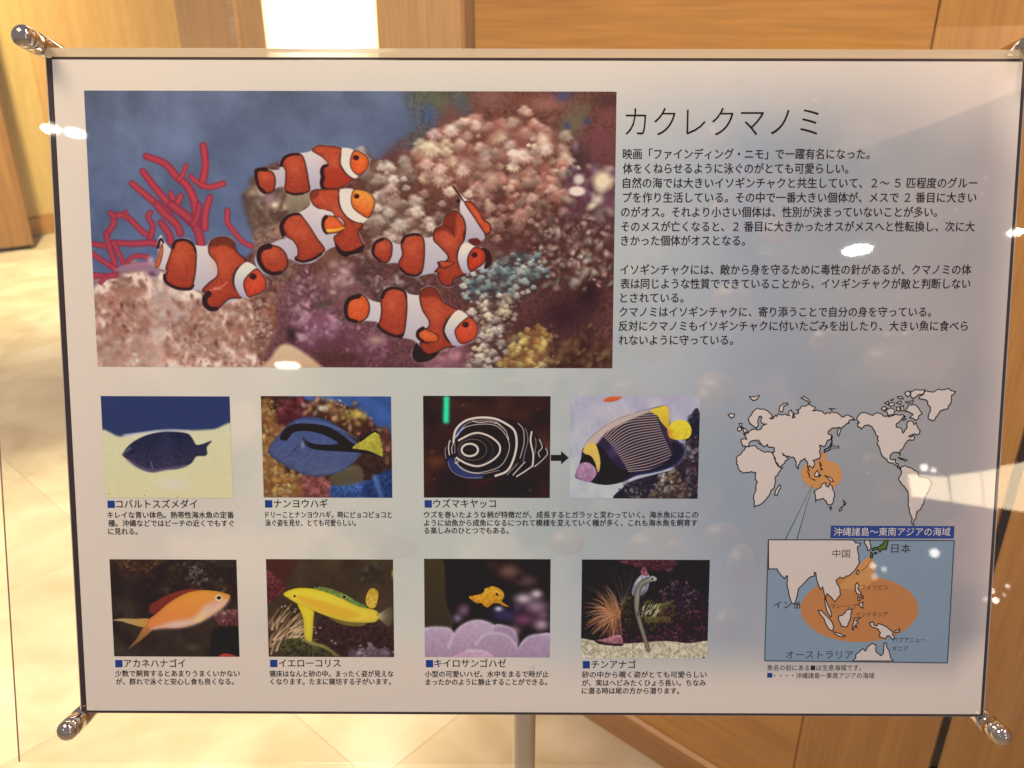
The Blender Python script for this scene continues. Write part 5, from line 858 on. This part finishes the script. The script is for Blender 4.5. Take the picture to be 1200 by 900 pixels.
# ---- inset map
q4 = lambda L: Z(10, 890, 620, L); q5 = lambda L: Z(10, 1000, 620, L); q6 = lambda L: Z(9, 890, 700, L); q7 = lambda L: Z(9, 1000, 700, L)
inset = flat('inset_map', [[(900.3, 632.3), (1118, 633.3), (1110, 776.5), (896, 774)]], sea_ink, Z2, sign, 'blue inset map of south east Asian seas')
el = [(1007 + 69 * math.cos(t), 713.5 + 39 * math.sin(t)) for t in np.linspace(0, 2 * math.pi, 49)[:-1]]
flat('habitat_area', [el], orange_ink, Z3, inset, 'orange oval marking the habitat', mtx=None)
flat('habitat_area', [[(1018, 652), (1021.5, 653), (1026, 664), (1024, 680), (1012, 690), (990, 690), (978, 690), (999, 672), (1010, 658)]], orange_soft, Z3 + .00002, inset, 'orange neck reaching up to Japan', mtx=None)
asia = q4([(105, 125), (1100, 125), (1105, 138), (1130, 165), (1150, 160), (1185, 168), (1180, 182), (1145, 208), (1150, 262), (1165, 312), (1158, 345), (1172, 390), (1118, 480), (1050, 545), (1018, 548), (980, 575), (940, 562), (895, 598), (908, 640), (938, 680), (945, 770), (880, 852), (842, 800), (790, 755), (772, 800), (785, 850)]) + q6([(710, 60), (745, 125), (760, 190), (748, 207), (712, 150), (692, 72), (682, 0)]) + q4([(770, 870), (765, 790), (740, 675), (710, 705), (692, 655), (668, 595), (660, 510), (640, 508), (642, 548), (590, 560), (455, 700), (440, 785), (412, 870), (380, 870), (350, 790), (322, 650), (328, 548), (310, 548), (295, 580), (262, 550), (215, 490), (205, 465), (105, 465)])
aus = q7([(-8, 667), (25, 640), (25, 602), (100, 540), (127, 565), (150, 520), (195, 485), (237, 500), (235, 570), (290, 615), (315, 590), (325, 480), (345, 480), (352, 530), (376, 560), (392, 640), (420, 668)])
png = q7([(170, 265), (200, 255), (215, 290), (245, 300), (265, 275), (340, 305), (390, 345), (415, 370), (410, 390), (435, 432), (410, 442), (375, 402), (350, 408), (340, 435), (270, 410), (285, 375), (262, 335), (200, 315), (175, 287)])
lst = [q6([(400, 60), (425, 82), (415, 108), (392, 110)]), q5([(125, 155), (145, 128), (185, 128), (207, 210), (190, 245), (165, 250), (150, 190)]), q5([(45, 475), (65, 490), (50, 532), (30, 520)]), q5([(45, 625), (68, 660), (50, 700), (92, 757), (60, 767), (20, 710), (18, 660)]),
       q5([(48, 790), (75, 798), (72, 842), (50, 830)]), q5([(93, 775), (118, 790), (102, 818)]), q7([(50, 70), (102, 52), (102, 112), (75, 100)]), q6([(618, 138), (650, 138), (732, 220), (780, 302), (765, 352), (722, 320), (682, 230)]), q6([(835, 195), (870, 190), (920, 130), (978, 122), (962, 210), (925, 307), (862, 300), (838, 250)]), q6([(778, 360), (850, 380), (905, 402), (885, 417), (800, 388)]),
       q6([(1000, 215), (1075, 212), (1010, 238), (1042, 262), (1012, 280), (1036, 322), (1000, 300), (988, 342), (975, 335), (990, 262)]), q7([(430, 355), (480, 340), (484, 322), (486, 365), (440, 372)])]
png = wiggle(png, .1, 3, 1); lst = [wiggle(q_, .1, 40 + i, 1) for i, q_ in enumerate(lst)]
lm = flat('landmass', [asia, aus, png] + lst, land_ink, Z4, inset, 'pale land of the inset map', mtx=None)
jp = [q5([(375, 128), (408, 128), (385, 235), (330, 238), (310, 270), (290, 230), (222, 252), (215, 235), (240, 215), (290, 210), (340, 170)]), q5([(205, 265), (230, 290), (220, 338), (195, 332)]), q5([(245, 275), (275, 268), (270, 285), (250, 292)])]
flat('landmass', jp, green_ink, Z4, inset, 'green land of Japan', mtx=None)
strokes('coastline', [asia, aus, png] + lst + jp, 1.25, black_ink, Z5, inset, None)
strokes('coastline', [q5([(208, 350), (185, 395), (160, 425), (125, 470), (85, 487)])], .6, black_ink, Z5, inset, None, closed=False)
strokes('map_border', [[(900.3, 632.3), (1118, 633.3), (1110, 776.5), (896, 774)]], 1.0, print_ink('slate_ink', ink((52, 64, 74), 1000)), Z6, inset, None)
bar = flat('title_bar', [[(973.5, 616), (1118.5, 616.5), (1117.5, 631), (973, 630.5)]], navy_ink, Z2, sign, 'navy title bar above the inset map')
text('title_text', [('沖縄諸島～東南アジアの海域', 977, 1113.5, 623.6)], 9.9, white_ink, Z3, bar, 0, mtx=None)
for t, x0, x1, y, hp, mm in [('中国', 975.5, 996, 649, 9.7, soft_ink), ('日本', 1044.5, 1067, 643, 10.8, soft_ink), ('インド', 907, 937, 709, 9.8, soft_ink), ('フィリピン', 1009, 1041, 688.3, 6.6, brown_ink), ('マレーシア', 973.5, 1004.5, 710.5, 6.2, brown_ink), ('インドネシア', 1003, 1040, 720, 6.4, brown_ink),
                             ('パプアニュー', 1046, 1084, 750, 6.4, print_ink('slate_ink', None)), ('ギニア', 1046, 1064, 760, 6.4, print_ink('slate_ink', None)), ('オーストラリア', 921, 999.5, 767.5, 10.4, print_ink('slate_ink', None))]:
    text('map_label', [(t, x0, x1, y)], hp, mm, Z6, inset, -.004, mtx=None)
text('legend_text', [('魚名の前にある■は生息海域です。', 899, 1009, 782.8), ('・・・・沖縄諸島～東南アジアの海域', 907, 1024.5, 792)], 7.2, soft_ink, Z2, sign, 0)
flat('legend_square', [[(899, 788.5), (905, 788.5), (905, 794), (899, 794)]], blue_ink, Z2, sign)

# ------------------------------------------------------------------ clear cover, edges, pins, pole
E1, E2 = -.0066, -.0013
mL, mR, mT, mB = .0045, .0030, .0068, .0022
hw, hh = BW / 2, BH / 2
box('mounting_panel', (-hw - mL, -hh - mB, -.0066), (hw + mR, hh + mT, -.0014), clear, sign, S)
for lo, hi, mt, lb in [((-hw - .0034, -hh - .0012, -.0012), (-hw - .0002, hh + .001, .0002), rimdark, 'dark left edge of the sheet'), ((hw + .0002, -hh - .0012, -.0012), (hw + .0018, hh + .001, .0002), rimdark, 'dark right edge of the sheet'),
                       ((-hw - .0002, -hh - .0014, -.0012), (hw + .0002, -hh - .0002, .0002), rimdark, 'dark lower edge of the sheet'), ((-hw - .0002, hh + .0002, -.0012), (hw + .0002, hh + .0016, .0002), rimdark, 'dark upper edge of the sheet'),
                       ((-hw - mL, -hh - mB, E2 + .0001), (-hw - mL + .0010, hh + mT, E2 + .0005), edge_pale, 'polished left edge of the clear mounting panel'), ((hw + mR - .0010, -hh - mB, E2 + .0001), (hw + mR, hh + mT, E2 + .0005), edge_pale, 'polished right edge of the clear mounting panel'),
                       ((-hw - mL + .0011, -hh - mB, E2 + .0001), (hw + mR - .0011, -hh - mB + .0008, E2 + .0005), edge_pale, 'polished lower edge of the clear mounting panel'), ((-hw - mL, hh + mT + .0001, E1 - .002), (hw + mR, hh + mT + .0006, E2), edge_backlit, 'upper edge of the clear mounting panel, with caught light put into its colour'),
                       ((-hw - mL, hh + .0017, -.0012), (hw + mR, hh + mT, -.0004), edge_backlit, 'strip above the sheet, with caught light put into its colour')]:
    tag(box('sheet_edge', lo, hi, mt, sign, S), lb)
for (px, py), lab in (((26.5, 42), 'upper left chrome pin'), ((78.5, 856.5), 'lower left chrome pin'), ((1174, 862), 'lower right chrome pin'), ((1226, 44), 'upper right chrome pin')):
    hgt = .0185; r = .0066; q_ = P(px, py, hgt - .004); M_ = S @ Matrix.Translation(Vector((q_[0], q_[1], hgt - .004)))
    zb = ZB - .006 - (hgt - .004); z0 = -(hgt - .004)
    prof = [(r * .92, zb), (r * .98, zb + .001), (r * .98, z0 - .0075), (r * .98, z0 + .0010), (r * .82, z0 + .0014), (r * .82, z0 + .0026), (r, z0 + .0030), (r, -.0008)]
    pin = tag(lathe('standoff_pin', prof, chrome, sign, M_), lab)
    cap = [(r * 1.01, -.0012)] + [(r * 1.01 * math.cos(a), -.0008 + r * .85 * math.sin(a)) for a in np.linspace(0, math.pi / 2 - .08, 8)]
    lathe('pin_cap', cap, chrome, pin)
# pole and foot
pt_ = Vector((0, 0, post_top.z)); r = .0098
pc = hit(614, 860, Vector((0, 1, 0)), post_top.y + .012); ofs = Vector((pc.x - sign.location.x, pc.y - sign.location.y, 0))
lathe('pole', [(r, .012), (r, .4), (r, .8), (r, post_top.z - .02), (r * .8, post_top.z - .018)], satin, sign, Matrix.Translation(ofs))
lathe('foot', [(.165, 0), (.165, .006), (.16, .009), (.03, .012), (.0135, .014), (.0135, .03)], satin, sign, Matrix.Translation(ofs), 64)
box('bracket', (-.05 + ofs.x, -.03, -.042), (.05 + ofs.x, .03, -.0335), satin, sign, S, bevel=.001)

# ------------------------------------------------------------------ lamps that show as reflections in the acrylic
def refl(px, py, dist=None, zc=None):
    r = ray(px, py).normalized(); h0 = CAM + r * ((bz.dot(bo) - bz.dot(CAM)) / bz.dot(r)); d = r - bz * 2 * r.dot(bz)
    t = dist if dist else (zc - h0.z) / d.z
    return h0 + d * t, d
def lamp(px, py, dia, L, col, zc=2.7, name='downlight'):
    q_, d = refl(px, py, zc=zc); A = math.pi * dia * dia / 4
    light(name, 'AREA', q_, q_ + Vector((0, 0, -1)), L * A * math.pi, col, dia)
lamp(1005, 293, .15, 60, (.92, .97, 1)); lamp(337, 428, .20, 60, (1, .93, .76)); lamp(56, 150, .085, 70, (1, .92, .74)); lamp(88, 156, .075, 60, (1, .92, .74)); lamp(1194, 272, .10, 70, (1, .92, .74))
def bulb(px, py, dist, dia, L, col):
    q_, d = refl(px, py, dist=dist); light('distant_bulb', 'POINT', q_, q_ - d, L * math.pi ** 2 * dia * dia, col, dia / 2)
for px, py, s_, L in ((1083, 548, 7, 18), (1094, 551, 5, 14), (1095, 648, 9, 14), (1023, 663, 6, 9), (1036, 667, 5, 8), (1025, 676, 6, 5), (1168, 696, 5, 16), (1172, 707, 6, 20), (1155, 702, 4, 8), (1186, 690, 4, 10), (1182, 700, 3, 8)):
    bulb(px, py, 4.0, s_ * 4.6 / F, L, (1, .93, .8))
q_, d = refl(523, 480, dist=3.0); light('green_indicator', 'AREA', q_, q_ - d, .085, (.01, 1, .48), .018, .11)
# lit shop window across the hall
winm, _t, _b = newmat('lit_window_glow'); _b.inputs['Base Color'].default_value = (.8, .7, .5, 1); _b.inputs['Emission Color'].default_value = (1, .82, .55, 1); _b.inputs['Emission Strength'].default_value = 10.0
wf = empty('lit_window', refl(1120, 575, dist=4.6)[0]); tag(wf, 'brightly lit window across the hall, seen as a reflection on the right of the poster', 'window')
for i, (a, b_) in enumerate([((1067, 556, 1071, 581), (1110, 559, 1114, 587)), ((1116, 557, 1119, 588), (1149, 553, 1153, 593)), ((1154, 552, 1158, 594), (1215, 542, 1225, 604))]):
    c4 = [refl(a[2], a[3], dist=4.6 - .3 * i)[0], refl(b_[2], b_[3], dist=4.5 - .3 * i)[0], refl(b_[0], b_[1], dist=4.5 - .3 * i)[0], refl(a[0], a[1], dist=4.6 - .3 * i)[0]]
    back = Vector((0, -.03, 0)); vs = [v - wf.location for v in c4] + [v + back - wf.location for v in c4]
    mesh_obj('pane', vs, [(0, 1, 2, 3), (7, 6, 5, 4), (0, 4, 5, 1), (1, 5, 6, 2), (2, 6, 7, 3), (3, 7, 4, 0)], winm, wf)

panel_glow, _t, _b = newmat('added_panel_glow'); _b.inputs['Base Color'].default_value = (.8, .7, .6, 1); _b.inputs['Emission Color'].default_value = (1, .60, .42, 1); _b.inputs['Emission Strength'].default_value = 2.2  # added glowing panel, outlined and faded to shape its reflection on the poster
_tc = _t.nodes.new('ShaderNodeTexCoord'); _sx = _t.nodes.new('ShaderNodeSeparateXYZ'); _mr = _t.nodes.new('ShaderNodeMapRange'); _mr.interpolation_type = 'SMOOTHSTEP'
_t.links.new(_tc.outputs['Object'], _sx.inputs[0]); _t.links.new(_sx.outputs[0], _mr.inputs[0]); _t.links.new(_mr.outputs[0], _b.inputs['Emission Strength']); _mr.inputs[4].default_value = 2.6
cp = [refl(px, py, zc=2.6)[0] for px, py in ((905, 50), (1300, 40), (1300, 66), (1198, 104), (1100, 142), (1000, 178), (900, 200))]
cl = empty('added_glow_panel', cp[4]); _mr.inputs[1].default_value = refl(960, 120, zc=2.6)[0].x - cp[4].x; _mr.inputs[2].default_value = refl(1200, 100, zc=2.6)[0].x - cp[4].x; tag(cl, 'added unseen glowing panel overhead, shaped for the peach reflection in the upper right of the poster', 'glow panel')
vs = [v - cl.location for v in cp] + [v - cl.location + Vector((0, 0, .05)) for v in cp]; n_ = len(cp)
mesh_obj('glow_sheet', vs, [tuple(range(n_)), tuple(range(2 * n_ - 1, n_ - 1, -1))] + [(i, n_ + i, n_ + (i + 1) % n_, (i + 1) % n_) for i in range(n_)], panel_glow, cl)
